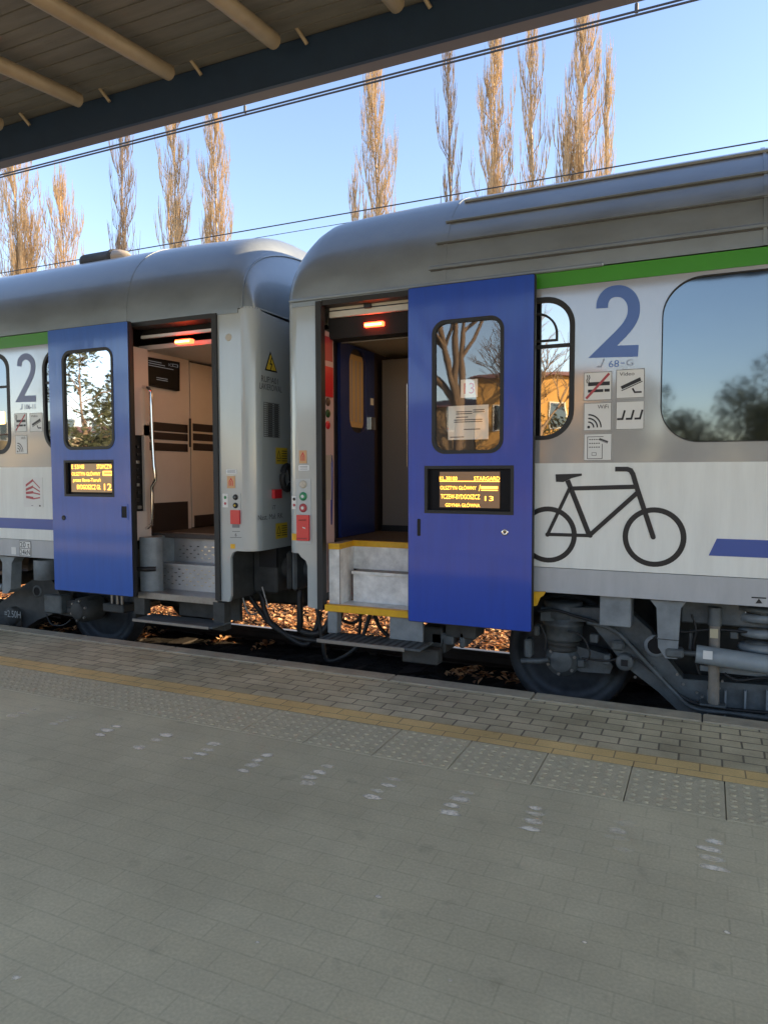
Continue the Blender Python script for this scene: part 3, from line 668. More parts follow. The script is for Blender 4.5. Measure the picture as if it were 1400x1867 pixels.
# coach windows
def window(root, loop, inner, gl, name='window', hopper=None):
    g = MB(); g.slab([loop, inner], SIDE-.004, SIDE+.028, rubber); o = g.build(name, root)
    g = MB(); g.flat([inner], side(SIDE+.012), gl); g.build('window_pane', o); return o
wA = window(LC, rr(xw0-.3, wz0, xw1, wz1, .16, 10), rr(xw0-.26, wz0+.04, xw1-.04, wz1-.04, .13, 10), g_dark)
g = MB(); zt = xz(10, 705)[1]; g.box((xw0-.26, SIDE+.002, zt-.01), (xw1-.042, SIDE+.010, zt+.012), rubber); g.build('transom', wA)
g = MB(); q = xz(6, 760); g.box((q[0]-.2, SIDE+.001, q[1]-.07), (q[0]+.01, SIDE+.008, q[1]+.05), lamp_fill_warm); 
g.build('lit_reading_lamp', wA)
wB = window(LC, LW2, rr(nb0+.03, wz0+.05, nb0+.59, wz1-.03, .17, 10), g_dark)
g = MB(); zt = xz(90, 698)[1]; g.box((nb0+.03, SIDE+.002, zt-.01), (nb0+.588, SIDE+.010, zt+.012), rubber); g.build('transom', wB)
for x in (-10.2, -12.2): window(LC, rr(x, wz0, x+1.3, wz1, .16, 6), rr(x+.04, wz0+.04, x+1.26, wz1-.04, .13, 6), g_dark)
# door
YD = 4.80
def dz(px, py): return xz(px, py, YD)
q0, q1 = dz(118, 820), dz(205, 632); d0, d1 = dz(120, 903), dz(206, 840); s0, s1 = dz(127, 897), dz(203, 845)
kk = dz(117, 944); h0, h1 = dz(221, 948), dz(234, 919)
c0, c1 = dz(97, 1078), dz(235, 590)
rowsL = [('E 53/48', .02, .82, .32, .97), ('STOMCZYK', .62, .82, .98, .97), ('#', .76, .58, .98, .64), ('#', .76, .70, .98, .74), ('#', .76, .63, .78, .71), ('#', .96, .63, .98, .71),
         ('OLSZTYN GŁÓWNY', .02, .58, .70, .74), ('przez Iława-Toruń', .05, .33, .70, .50), ('BYDGOSZCZ GŁ', .14, .10, .70, .26), ('12', .78, .08, .95, .30)]
plug_door(LC, (dz(93, 800)[0], dz(237, 800)[0], .345, 2.785), (q0[0], q0[1], q1[0], q1[1]), (d0[0], d0[1], d1[0], d1[1]), (s0[0], s0[1], s1[0], s1[1]), kk, None,
          (h0[0], h0[1], h1[0], h1[1]), g_doorL, 'blue door slid open left of its doorway, amber display lit, recessed handle', rowsL, led_bgL, False,
          mat('blue_door_paint_left', (0.008, 0.095, 0.46), 0.3, coat=0.85, var=.10, stretch=(3, 1, .3), bump=0.09, bscale=1.6, coatr=.08))

# doorway frame, vestibule
def doorway(root, x0, x1, depth=.03):
    g = MB()
    g.box((x0-.03, SIDE-.02, .36), (x0+.02, SIDE+.045, 2.79), rubber); g.box((x1-.02, SIDE-.02, .36), (x1+.03, SIDE+.12, 2.79), rubber)
    g.box((x0+.02, SIDE-.01, 2.755), (x1-.02, SIDE+.14, 2.795), rubber)
    return g.build('door_frame', root)
doorway(LC, xj0+.03, xj1+.0)
FL = .885
g = MB()
XP = -4.82
g.box((XP-.04, SIDE+.30, FL-.04), (-3.55, MID+1.3, FL), floor_m)
g.box((-3.62, SIDE+.10, .82), (-3.58, MID+1.3, 2.62), cream2); g.box((-3.76, SIDE+.032, .36), (-3.70, SIDE+.5, .815), under_d)
g.box((XP-.05, MID+1.3, .36), (-3.55, MID+1.34, 2.7), cream2)
g.box((XP-.05, SIDE+.25, 2.60), (-3.63, MID+1.3, 2.64), cream)
vl = g.build('vestibule', LC)
g = MB(); g.box((XP-.04, SIDE+.24, FL), (XP, PX(345, 700, XP).y, 2.60), cream)
pa = PX(205/4.245+220, 560+885/4.243, XP)
g.build('partition', vl)
# partition parts: brown bands, sliding door, screen
def on_part(px, py): p = PX(px, py, XP); return p.y, p.z
def pquad(g, a, b, c, d, off, m):
    pts = [PX(*q, XP) for q in (a, b, c, d)]; g.prism([(XP+off[0], p.y, p.z) for p in pts], (off[1]-off[0], 0, 0), m)
g = MB()
for a, b in (((768, 775), (784, 787)), ((786.5, 790), (800, 806)), ((806, 809), (821, 824))):
    ya, za = on_part(268, a[0]); yb, zb2 = on_part(342, a[1]); ya, zc_ = on_part(268, b[0]); 
    g.box((XP, ya, (on_part(268, b[0])[1])), (XP+.006, yb, za), brown); g.build('brown_band', vl); g = MB()
zt = on_part(268, 945)[1]; g.box((XP, on_part(268, 900)[0], FL), (XP+.006, on_part(342, 900)[0], on_part(268, 918)[1]), brown); g.build('brown_band', vl)
g = MB(); yd0, yd1 = PX(348, 800, XP).y, MID+.45
g.box((XP-.03, yd0, FL+.01), (XP+.004, yd1, 2.58), cream2)
for a, b in ((772, 786), (790, 803), (808, 821)): g.box((XP+.004, yd0+.03, on_part(352, b)[1]), (XP+.009, yd1, on_part(352, a)[1]), brown)
g.box((XP+.004, yd0+.03, FL+.01), (XP+.009, yd1, on_part(352, 940)[1]), brown)
ddoor = g.build('sliding_door', vl)
g = MB(); p0 = PX(347, 763, XP+.05); p1 = PX(347, 815, XP+.05); g.tube([(XP+.05, p0.y, p0.z), (XP+.05, p1.y, p1.z)], .012, black, 8); g.build('handle', ddoor)
g = MB(); pt = [PX(a, b, XP+.04) for a, b in ((265, 650), (328, 660.5), (328, 713), (265, 701))]
g.prism([(XP+.002, p.y, p.z) for p in pt], (.04, 0, 0), screen_m)
tv = g.build('information_screen', vl); tv['label'] = 'black screen hung on the pink vestibule wall'
g = MB(); M = lambda u, v: (XP+.0435, pt[0].y+(pt[1].y-pt[0].y)*u, (pt[3].z)+(pt[0].z-pt[3].z)*v)
sc = mat('screen_text', (.2, .25, .3), .5, emit=(.5, .65, .8), es=.02)
for u0, u1, v in ((.08, .45, .88), (.08, .55, .80), (.3, .62, .32), (.3, .62, .25), (.08, .8, .72)): g.stroke([(u0, v), (u1, v)], .025, M, sc)
g.text('IC', .66, .82, .76, .93, M, sc); g.stroke([(.78, .84), (.93, .84), (.93, .93), (.78, .93)], .02, M, sc, True); g.build('screen_text', vl)
# jamb wall on the left: pink upper panel, black mechanism below
g = MB(); xj = xj0+.035
g.box((xj-.03, SIDE+.046, on_part(250, 790)[1]-.02), (xj+.0, SIDE+.24, 2.60), cream); g.box((xj-.03, SIDE+.046, FL-.05), (xj+.001, SIDE+.24, 1.10), cream)
g.box((xj-.10, SIDE+.06, 1.0), (xj-.05, SIDE+.24, 1.9), dark); g.box((xj-.03, SIDE+.17, 1.0), (xj, SIDE+.24, 1.9), cream)
rj = random.Random(2)
for k in range(9): z = 1.12+k*.07; g.box((xj-.05, SIDE+.08+rj.random()*.03, z), (xj-.02, SIDE+.12+rj.random()*.03, z+.03), [steel, black, black][k % 3], .004)
g.build('jamb_panel', vl)
# handrail
Yh = SIDE+.17
g = MB(); pts = [(259, 705), (266, 706), (272, 709), (275, 716), (276, 740), (278, 800), (281, 850), (284, 868), (283, 876), (278, 888), (277.5, 900), (279, 945), (277, 956), (270, 962), (263, 964)]
g.tube([P(a, b, Yh) for a, b in pts], .0155, chrome, 10); p = P(263, 964, Yh); g.box((p.x-.03, Yh-.02, p.z-.04), (p.x-.005, Yh+.02, p.z+.04), steel, .004); g.build('handrail', LC)
# header: rails and red lamp
g = MB(); z1_ = P(320, 612, SIDE+.16).z
g.box((xj0+.05, SIDE+.14, z1_), (xj1-.0, SIDE+.17, z1_+.025), white); g.box((xj0+.05, SIDE+.1, z1_+.10), (xj1, SIDE+.12, z1_+.11), steel)
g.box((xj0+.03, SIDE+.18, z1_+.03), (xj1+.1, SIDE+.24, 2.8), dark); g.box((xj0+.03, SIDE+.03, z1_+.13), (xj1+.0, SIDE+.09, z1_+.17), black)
g.build('door_track', LC)
def red_lamp(root, a, b, Y):
    p, q = P(*a, Y), P(*b, Y); z = (p.z+q.z)/2
    g = MB(); g.box((p.x, Y-.02, z-.018), (q.x, Y+.04, z+.018), lamp_red, .006); o = g.build('warning_lamp', root)
    g = MB(); g.box((p.x+.012, Y-.023, z-.010), (q.x-.012, Y-.0205, z+.004), lamp_core); g.build('lamp_tube', o); return o
red_lamp(LC, (321, 624), (350, 621), SIDE+.11)
g = MB(); g.box((-4.0, SIDE+.7, 2.585), (-3.7, SIDE+1.2, 2.598), lamp_fill_warm); g.build('ceiling_lamp_or_fill', vl)  # added glow panel, out of view, brightens the left vestibule
# steps
zb1 = P(330, 1072, SIDE+.03).z
g = MB(); yb = SIDE+.02
g.box((xj0+.08, yb, .33), (xj1-.02, SIDE+.28, .37), steel); g.box((xj0+.08, yb-.012, .315), (xj1-.02, yb-.001, .368), steel)
st1 = g.build('step', LC)
z_m = P(292, 1026, SIDE+.22).z; z_t = FL
x_m0 = P(292, 1050, SIDE+.24).x; x_t0 = P(318, 1000, SIDE+.38).x
g = MB(); g.box((x_m0, SIDE+.24, .371), (xj1-.02, SIDE+.26, z_m-.02), alu); g.box((x_m0, SIDE+.215, z_m-.02), (xj1-.02, SIDE+.40, z_m), alu)
for i in range(15):
    for j in range(5):
        if (i+j) % 2: continue
        x = x_m0+.05+i*.043; z = .42+j*.035; g.box((x, SIDE+.237, z), (x+.026, SIDE+.2395, z+.009), chrome)
g.build('step', LC)
g = MB(); g.box((x_t0, SIDE+.38, z_m), (xj1-.02, SIDE+.40, z_t-.02), alu); g.box((x_t0, SIDE+.36, z_t-.02), (xj1-.02, SIDE+.42, z_t+.002), steel)
for i in range(12):
    for j in range(4):
        if (i+j) % 2: continue
        x = x_t0+.06+i*.043; z = z_m+.04+j*.035; g.box((x, SIDE+.377, z), (x+.026, SIDE+.3795, z+.009), chrome)
g.build('step', LC)
# curved side of the step well
g = MB(); cv = [(xj0+.06, SIDE+.06), (xj0+.13, SIDE+.05), (xj0+.19, SIDE+.08), (xj0+.25, SIDE+.15), (x_m0-.02, SIDE+.23), (x_t0, SIDE+.38)]
n_ = len(cv); g.add([(x, y, .37) for x, y in cv]+[(x, y, FL-.02) for x, y in cv], [(i, i+1, n_+i+1, n_+i) for i in range(n_-1)], under_l, True)
g.add([(x, y, FL-.02) for x, y in cv]+[(xj0+.06, SIDE+.45, FL-.02), (x_t0, SIDE+.45, FL-.02)], [(0, 1, 2, 3, 4, 5, 7, 6)], steel)
g.build('step_well_panel', LC)
g = MB(); q = P(262, 1037, SIDE+.05).z; g.tube([(xj0+.05, SIDE+.03, q), (xj0+.15, SIDE+.03, q), (xj0+.22, SIDE+.09, q)], .022, black, 8); g.build('rubber_band', LC)
# fold down step under the doorway
g = MB()
g.box((xz(255, 1120, 4.80)[0], 4.72, .150), (xz(398, 1120, 4.80)[0], 4.98, .165), under, .004); g.box((xz(255, 1120, 4.80)[0], 4.708, .145), (xz(392, 1120, 4.80)[0], 4.719, .170), steel, .003)
fs_ = g.build('footboard', LC)
g = MB(); p = xz(240, 1088)
g.box((xj0+.02, SIDE+.02, .16), (xj0+.14, SIDE+.1, .33), under_d); g.box((xj1-.06, SIDE+.0, .10), (xj1+.06, SIDE+.09, .34), under_d); g.box((xj0+.3, SIDE+.3, .12), (xj1, SIDE+.34, .33), under_d)
g.build('footboard_bracket', LC)

# small fittings on the left pillar
def pxslab(g, x0, y0, x1, y1, m, Y=SIDE, t=.004, r=.003):
    a, b = xz(x0, y1, Y), xz(x1, y0, Y); g.slab([rr(a[0], a[1], b[0], b[1], r, 3)], Y-t, Y-.0003, m)
g = MB(); p = xz(417, 615); g.lathe([(0, -.006), (.022, -.006), (.03, -.004), (.032, 0)], (p[0], SIDE, p[1]), (0, 1, 0), mat('cream_cap', (.5, .48, .42), .5), 20); g.build('round_cap', LC)
peach = mat('peach_sticker', (.62, .36, .18), .5); lblw = mat('label_white', (.75, .78, .8), .4)
def sticker(root, x0, y0, x1, y1, m, nm='sticker'):
    g = MB(); pxslab(g, x0, y0, x1, y1, m); o = g.build(nm, root)
    a, b = xz(x0, y1), xz(x1, y0); w, h = b[0]-a[0], b[1]-a[1]; g = MB(); M = lambda u, v: (a[0]+u*w, SIDE-.0055, a[1]+v*h)
    if m is peach:
        g.stroke([(.3, .2), (.3, .55), (.5, .8), (.7, .55), (.7, .2)], .1, M, red); g.stroke([(.5, .2), (.5, .6)], .08, M, red)
    else:
        for v in (.25, .5, .75): g.stroke([(.12, v), (.88, v)], .07, M, black)
    g.build('print', o); return o
sticker(LC, 415, 868, 429, 890, peach); sticker(LC, 413, 856, 432, 864, lblw)
def button(g, px, py, r, mc, mr, Y):
    p = xz(px, py, Y); g.lathe([(0, -.012), (r*.35, -.012), (r*.38, -.014), (r*.8, -.014), (r, -.006), (r, 0)], (p[0], Y, p[1]), (0, 1, 0), mr, 20)
    g.lathe([(0, -.0155), (r*.36, -.0155), (r*.4, -.013)], (p[0], Y, p[1]), (0, 1, 0), mc, 16)
g = MB(); pxslab(g, 421, 899, 439, 928, lblw if False else silver, t=.004); bp_ = g.build('door_button_panel', LC)
g = MB(); button(g, 430, 906.5, .024, mat('grey_cap', (.15, .16, .15), .4), black, SIDE-.003); g.build('button', bp_)
g = MB(); button(g, 430, 921.5, .024, yellow_s, black, SIDE-.003); g.build('button', bp_)
g = MB(); pxslab(g, 423, 930, 438.5, 955, red, t=.02, r=.004); g.build('emergency_box', LC)
g = MB(); pxslab(g, 424, 956, 437, 962, mat('print_grey2', (.2, .2, .21), .5)); 
a, b = xz(420, 980), xz(441, 980); g.stroke([a, b], .003, side(SIDE-.002), black); a, b = xz(424, 969), xz(438, 969); g.stroke([a, b], .003, side(SIDE-.002), black)
a, b = xz(429, 978), xz(432, 972); g.text('6', a[0], a[1], b[0], b[1], side(SIDE-.002), black); g.build('instruction_label', LC)
g = MB(); pxslab(g, 407, 900, 416, 925, white); a = xz(411.5, 907); g.flat([circ(a[0], a[1], .014, 12)], side(SIDE-.005), green_b); a = xz(411.5, 918); g.flat([circ(a[0], a[1], .012, 12)], side(SIDE-.005), redp); g.build('arrow_label', LC)
g = MB(); pxslab(g, 421, 992, 429, 1000, yellow); g.build('yellow_dot', LC)
# end wall prints (plane x = XL, facing +x)
XE = XL+.003
def ep(px, py): p = PX(px, py, XE); return (p.y, p.z)
ME = lambda u, v: (XE, u, v)
ME2 = lambda u, v: (XE+.002, u, v)
g = MB(); t = [ep(483, 675), ep(506, 680), ep(493, 640)]; g.flat([t], ME, black)
c = (sum(p[0] for p in t)/3, sum(p[1] for p in t)/3); g.flat([[(c[0]+(p[0]-c[0])*.78, c[1]+(p[1]-c[1])*.78) for p in t]], ME2, yellow_s)
ME3 = lambda u, v: (XE+.003, u, v)
g.stroke([(c[0]+.01, c[1]+.06), (c[0]-.015, c[1]+.005), (c[0]+.012, c[1]+.005), (c[0]-.012, c[1]-.05)], .012, ME3, black); g.build('voltage_warning_sign', LC)
g = MB(); pd = mat('faded_print', (.06, .065, .07), .6)
a, b, c2 = ep(477, 700), ep(507, 689), ep(490, 698); g.text('RUP/A01', a[0], c2[1], b[0], c2[1]+.052, ME, pd)
a, b, c2 = ep(474, 714), ep(514, 703), ep(492, 712); g.text('LAKIEROWAL', a[0], c2[1], b[0], c2[1]+.052, ME, pd)
g.build('inspection_text', LC); g = MB(); y0_, z1__ = ep(481, 733); y1_, z0__ = ep(510, 798)
for k in range(17): v = z1__+(z0__-z1__)*k/16; g.stroke([(y0_, v), (y1_, v)], .005, ME, pd)
for u in (0, .18, .6, 1): q = y0_+(y1_-y0_)*u; g.stroke([(q, z0__), (q, z1__)], .005, ME, pd)
for k in range(16):
    v = z1__+(z0__-z1__)*(k+.5)/16
    g.stroke([(y0_+.25*(y1_-y0_), v), (y0_+.55*(y1_-y0_), v)], .010, ME, pd); g.stroke([(y0_+.66*(y1_-y0_), v), (y0_+.94*(y1_-y0_), v)], .010, ME, pd)
g.build('inspection_table', LC); g = MB(); a, b = ep(471, 949), ep(516, 935); g.text('Nast. Mał. RK', a[0], a[1], b[0], b[1], ME, pd); a, b = ep(497, 929), ep(503, 921); g.text('iT', a[0], a[1], b[0], b[1], ME, pd)
g.build('inspection_text', LC)
for y0p, y1p in ((817, 846), (952, 983)):
    g = MB(); a, b = ep(503, y1p), ep(524, y0p); g.flat([[(a[0], a[1]), (b[0], a[1]), (b[0], b[1]), (a[0], b[1])]], ME, yellow_s); M = lambda u, v: (XE+.002, a[0]+(b[0]-a[0])*u, a[1]+(b[1]-a[1])*v)
    g.stroke([(.1, .35), (.25, .8), (.4, .35)], .04, M, black, True)
    for v in (.2, .35, .5, .65, .8): g.stroke([(.5, v), (.95, v)], .05, M, black)
    g.stroke([(.1, .2), (.4, .2)], .05, M, black); g.build('warning_sticker', LC)
g = MB(); a, b = ep(496, 909), ep(509, 892); g.prism([(XE, a[0], a[1]), (XE, b[0], a[1]), (XE, b[0], b[1]), (XE, a[0], b[1])], (.03, 0, 0), red); g.build('red_valve_box', LC)
p = ep(515, 871); g = MB()
for k in range(1): g.tube([(XE+.05, p[0]+.075*math.cos(q), p[1]+.105*math.sin(q)) for q in [R(i*15) for i in range(25)]], .026, rubber, 8, cap=False)
g.build('cable_socket', LC)

# ---------------------------------------------------------------- right coach
yj0, yj1 = -2.815, -1.93
XRe = -3.117; xfr = XRe+CR
mb = MB()
big = xz(1205, 650)[0]; bz0, bz1 = xz(1350, 805)[1], 2.675
BW = rr(big, bz0, big+1.75, bz1, .235, 12)
sx1 = xz(1047, 670)[0]; sz0, sz1 = xz(1000, 802)[1], xz(1000, 541)[1]
SW = rr(sx1-.62, sz0, sx1, sz1, .20, 10)
mb.slab([[(yj1, Z_BAND), (9.5, Z_BAND), (9.5, 2.70), (yj1, 2.70)], SW, BW, rr(big+2.1, bz0, big+3.85, bz1, .235, 8), rr(big+4.2, bz0, big+5.95, bz1, .235, 8)], SIDE, SIDE+.03, grey_band)
mb.slab([[(yj1, Z_SK), (9.5, Z_SK), (9.5, Z_BAND), (yj1, Z_BAND)]], SIDE, SIDE+.03, light_band)
mb.slab([[(yj1, Z_BOT), (9.5, Z_BOT), (9.5, Z_SK-.004), (yj1, Z_SK-.004)]], SIDE-.002, SIDE+.03, skirt_paint)
mb.slab([[(yj1, 2.702), (9.5, 2.702), (9.5, Z_TOP), (yj1, Z_TOP)]], SIDE, SIDE+.03, green_p)
zc1r = xz(535, 1008)[1]; xlegr = xz(561, 1050)[0]
pil = [(yj0, .36), (yj0, Z_TOP), (xfr, Z_TOP), (xfr, zc1r), (xlegr-.06, zc1r-.03), (xlegr-.015, zc1r-.06), (xlegr, zc1r-.10), (xlegr, .37)]
mb.slab([pil[::-1]], SIDE, SIDE+.03, silver)
mb.box((-1.6, SIDE+.031, Z_BOT+.01), (9.5, SIDE+.1, Z_TOP-.01), dark)
mb.box((-1.6, SIDE+.9, Z_BOT), (9.5, MID+HW, 2.80), dark)
mb.box((XL+.35, SIDE+.62, .75), (XL+.05, MID+HW-.6, 2.75), rubber)
bodyR = mb.build('body', RC)
e = end_wall(None, XRe, 1, zc1r, silver); e.build('end_wall', RC)
make_roof(RC, XRe, 1, 12.6, roof_m, True)
# gutter over the door
g = MB(); g.box((XRe+.06, SIDE-.022, 2.80), (xz(1100, 466)[0], SIDE+.0, 2.825), roof_m, .006); g.build('gutter', RC)
g = MB(); g.box((XRe+.08, SIDE-.008, 2.762), (yj1, SIDE+.002, 2.799), roof_m); g.build('door_lintel', RC)
g = MB(); g.box((XL-1.3, SIDE-.008, 2.775), (XL-CR-.02, SIDE+.002, 2.812), roof_l); g.build('door_lintel', LC)
# blue stripe with slanted end
g = MB(); a, b = xz(1291, 1012), xz(1306, 982); g.slab([[(a[0], .925), (9.5, .925), (9.5, 1.034), (b[0], 1.034)]], SIDE-.003, SIDE, blue_stripe); g.build('blue_stripe', RC)
# class number 2
pts = [(1097, 562), (1098, 551), (1103, 541), (1111, 534), (1122, 531), (1135, 532), (1146, 539), (1153, 550), (1155, 563), (1153, 577), (1146, 591), (1134, 606), (1117, 623), (1098, 641.5), (1163, 639.5)]
g = digit2(RC, None, pts, .075, digit_blue); g.build('class_number', RC)
g = MB(); a, b = xz(1109, 670), xz(1128, 656.5); g.text('68', a[0], a[1], b[0], b[1], side(SIDE-.002), digit_blue)
a, b = xz(1131, 662), xz(1138, 662); g.stroke([a, b], .006, side(SIDE-.002), digit_blue); fd = mat('faded_blue_print', (.27, .31, .40), .4)
a, b = xz(1141, 667), xz(1154, 655); g.text('G', a[0], a[1], b[0], b[1], side(SIDE-.002), fd); a = xz(1095, 667); g.stroke([(a[0]-.025, a[1]-.005), (a[0], a[1]-.005), (a[0]+.02, a[1]+.045)], .008, side(SIDE-.002), fd); g.build('seat_numbers', RC)
C6 = lambda a, b: (1000+a/3.5, 440+b/3.5)
for kd, c in (('smoke', (223, 838, 402, 1012)), ('video', (430, 820, 610, 998)), ('wifi', (223, 1033, 400, 1207)), ('seats', (428, 1022, 608, 1200)), ('ticket', (223, 1228, 402, 1400))):
    sign(RC, kd, xz(*C6(c[0], c[1])), xz(*C6(c[2], c[3])))
# bicycle pictogram
B = lambda a, b: xz(740+a*.4714, 820+b*.4714)
g = MB(); MS = side(SIDE-.002); bt = .029
rc_, fc = B(547, 328), B(958, 338)
rf = (B(1082, 338)[0]-B(835, 338)[0])/2; rring = rf-.017
rc2 = (B(660, 328)[0]-rf, rc_[1])
for c in (rc2, fc): g.stroke([(c[0]+rring*math.cos(2*math.pi*k/48), c[1]+rring*math.sin(2*math.pi*k/48)) for k in range(48)], .034, MS, black, True)
MS2 = side(SIDE-.0026); MS3 = side(SIDE-.0032); MS4 = side(SIDE-.0038); MS5 = side(SIDE-.0044)
g.stroke([B(624, 118), B(637, 150), B(708, 330)], bt*1.15, MS2, black); g.stroke([B(634, 145), B(547, 328)], bt*.8, MS3, black)
g.stroke([B(545, 327), B(712, 332)], bt*.8, MS4, black); g.stroke([B(634, 150), B(892, 143)], bt, MS3, black); g.stroke([B(708, 332), B(895, 165)], bt, MS5, black)
g.stroke([B(808, 75), B(855, 75), B(868, 80), B(877, 95), B(893, 150), B(955, 338)], bt*1.08, MS4, black)
g.flat([[B(*q) for q in ((578, 95), (580, 124), (608, 125), (640, 110), (680, 100), (679, 92))]], MS5, black)
for q in ((955, 338), (547, 328), (712, 332)): c = B(*q); g.flat([circ(c[0], c[1], bt*.52, 14)], side(SIDE-.005), black)
g.build('bicycle_pictogram', RC)
# windows
wS = window(RC, SW, rr(sx1-.59, sz0+.03, sx1-.035, sz1-.035, .17, 10), g_amber)
zt = xz(1020, 629)[1]; g = MB(); g.box((sx1-.59, SIDE+.001, zt-.014), (sx1-.036, SIDE+.010, zt+.010), rubber)
ix0, ix1, iz1 = sx1-.56, sx1-.115, sz1-.10
def hop(a, b, c, d, q): return [(a, b), (c, b)]+[(c-q+q*math.cos(R(t_)), d-q+q*math.sin(R(t_))) for t_ in range(0, 91, 10)]+[(a, d)]
hp = hop(ix0, zt+.03, ix1, iz1, .15); hp2 = hop(ix0+.016, zt+.044, ix1-.014, iz1-.014, .137)
g.slab([hp, hp2], SIDE+.001, SIDE+.010, rubber); hb = g.build('hopper_frame', wS)
g = MB(); g.slab([[(sx1-.36, sz0+.04), (sx1-.25, sz0+.04), (sx1-.25, sz1-.04), (sx1-.36, sz1-.04)]], SIDE+.016, SIDE+.02, dark); g.build('window_post', wS)
for i in range(3):
    x = big+2.1*i; window(RC, rr(x, bz0, x+1.75, bz1, .235, 12), rr(x+.006, bz0+.006, x+1.744, bz1-.006, .23, 12), g_big)
# door leaf
q0, q1 = dz(788, 827), dz(918, 574); d0, d1 = dz(776, 933), dz(934, 851); s0, s1 = dz(799, 925), dz(909, 860)
rowsR = [('KL.38100', .0, .76, .30, .87), ('STARGARD', .58, .76, 1.0, .87), ('#', 0, .725, 1.0, .745), ('OLSZTYN GŁÓWNY', .01, .50, .62, .63), ('/', .66, .47, .69, .64), ('#', .70, .48, .97, .50), ('#', .70, .53, .97, .60),
         ('TCZEW-BYDGOSZCZ', .02, .24, .68, .37), ('13', .76, .20, .90, .33), ('GDYNIA GŁÓWNA', .10, .02, .68, .14), ('#', .02, -.02, .35, -.01)]
sl0, sl1 = dz(760.5, 977), dz(766.5, 946); kk = dz(920, 970.5)
doorR = plug_door(RC, (-1.995, -1.083, .357, 2.778), (q0[0], q0[1], q1[0], q1[1]), (d0[0], d0[1], d1[0], d1[1]), (s0[0], s0[1], s1[0], s1[1]), kk, (sl0[0], sl0[1], sl1[0], sl1[1]), None, g_door,
                  'deep blue door slid open right of its doorway, number 13 paper in its window', rowsR[:-1], led_bg, True, blue_p)
g = MB(); paper = mat('paper_sheet', (.92, .84, .74), .7)
a, b = dz(838, 725), dz(869, 690); g.box((a[0], YD+.020, a[1]), (b[0], YD+.022, b[1]), paper); w, h = b[0]-a[0], b[1]-a[1]
g.text('13', a[0]+.2*w, a[1]+.2*h, a[0]+.8*w, a[1]+.8*h, side(YD+.0185), red); g.build('number_paper', doorR)
g = MB(); a, b = dz(815, 802), dz(889, 737); g.box((a[0], YD+.020, a[1]), (b[0], YD+.022, b[1]), paper); w, h = b[0]-a[0], b[1]-a[1]
for u0, u1, v in ((.2, .6, .82), (.2, .6, .76), (.62, .9, .86), (.62, .9, .80), (.2, .5, .66), (.15, .85, .58), (.15, .85, .52), (.4, .8, .3), (.05, .4, .08)):
    g.stroke([(a[0]+u0*w, a[1]+v*h), (a[0]+u1*w, a[1]+v*h)], .006, side(YD+.0185), black)
g.build('notice_paper', doorR)
g = MB()
q = [P(a, b, SIDE-.03) for a, b in ((970, 1079), (994, 1079), (990, 1086), (984, 1090), (978, 1104), (970, 1106))]; g.prism(q[::-1], (0, .02, 0), yellow); g.build('door_guide', RC)
# doorway
doorway(RC, yj0+.03, yj1+.0)
g = MB(); xe0 = -2.93
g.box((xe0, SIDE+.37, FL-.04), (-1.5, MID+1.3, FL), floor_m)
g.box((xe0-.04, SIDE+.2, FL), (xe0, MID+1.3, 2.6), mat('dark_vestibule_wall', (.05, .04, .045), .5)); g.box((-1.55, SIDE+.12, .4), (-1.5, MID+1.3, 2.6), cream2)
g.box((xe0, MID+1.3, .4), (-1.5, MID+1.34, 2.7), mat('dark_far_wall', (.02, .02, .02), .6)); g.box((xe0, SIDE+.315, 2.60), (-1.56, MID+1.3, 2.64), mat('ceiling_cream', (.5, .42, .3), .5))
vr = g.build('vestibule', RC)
# blue gangway door with oval window
X2 = xe0+.045
def ex(px, py, X=X2): p = PX(px, py, X); return (p.y, p.z)
ya, yb2 = ex(622, 900)[0], ex(683, 900)[0]; o1, o2 = ex(637, 635), ex(668, 790)
g = MB(); oy0, oy1, oz0, oz1 = o1[0], ex(668, 700)[0], ex(650, 789)[1], ex(650, 636)[1]
outer = [(ya, FL+.005), (yb2, FL+.005), (yb2, 2.58), (ya, 2.58)]; hole = rr(oy0, oz0, oy1, oz1, min((oy1-oy0)/2-.002, .14), 8)
g.flat([outer, hole], lambda u, v: (X2, u, v), blue_p2); g.flat([outer, hole], lambda u, v: (X2-.03, u, v), blue_p2)
for l in (outer, hole):
    n_ = len(l); g.add([(X2, *p) for p in l]+[(X2-.03, *p) for p in l], [(i, (i+1) % n_, n_+(i+1) % n_, n_+i) for i in range(n_)], blue_p2)
gd = g.build('gangway_door', vr)
g = MB(); g.flat([hole], lambda u, v: (X2-.012, u, v), glass('oval_pane', (1, .95, .85), .08, (1, 1, 1), 0, .95))
g.build('window_pane', gd)
g = MB()
for k in range(7):
    y = oy0+.03+k*(oy1-oy0-.05)/7; g.box((X2-.028, y, oz0+.1), (X2-.022, y+.035, oz1-.1), cream if k % 2 else mat('curtain_tan', (.75, .58, .33), .8))
g.box((X2-.029, oy0+.01, oz0+.05), (X2-.0285, oy1-.01, oz1-.05), mat('curtain_tan', (.45, .33, .17), .8)); g.build('blind', gd)
g = MB(); a, b = ex(673, 783), ex(681, 762); g.prism([(X2+.002, a[0], a[1]), (X2+.002, b[0], a[1]), (X2+.002, b[0], b[1]), (X2+.002, a[0], b[1])], (.02, 0, 0), chrome)
a, b = ex(675, 738), ex(680, 727); g.prism([(X2+.002, a[0], a[1]), (X2+.002, b[0], a[1]), (X2+.002, b[0], b[1]), (X2+.002, a[0], b[1])], (.004, 0, 0), white); g.build('door_latch', gd)
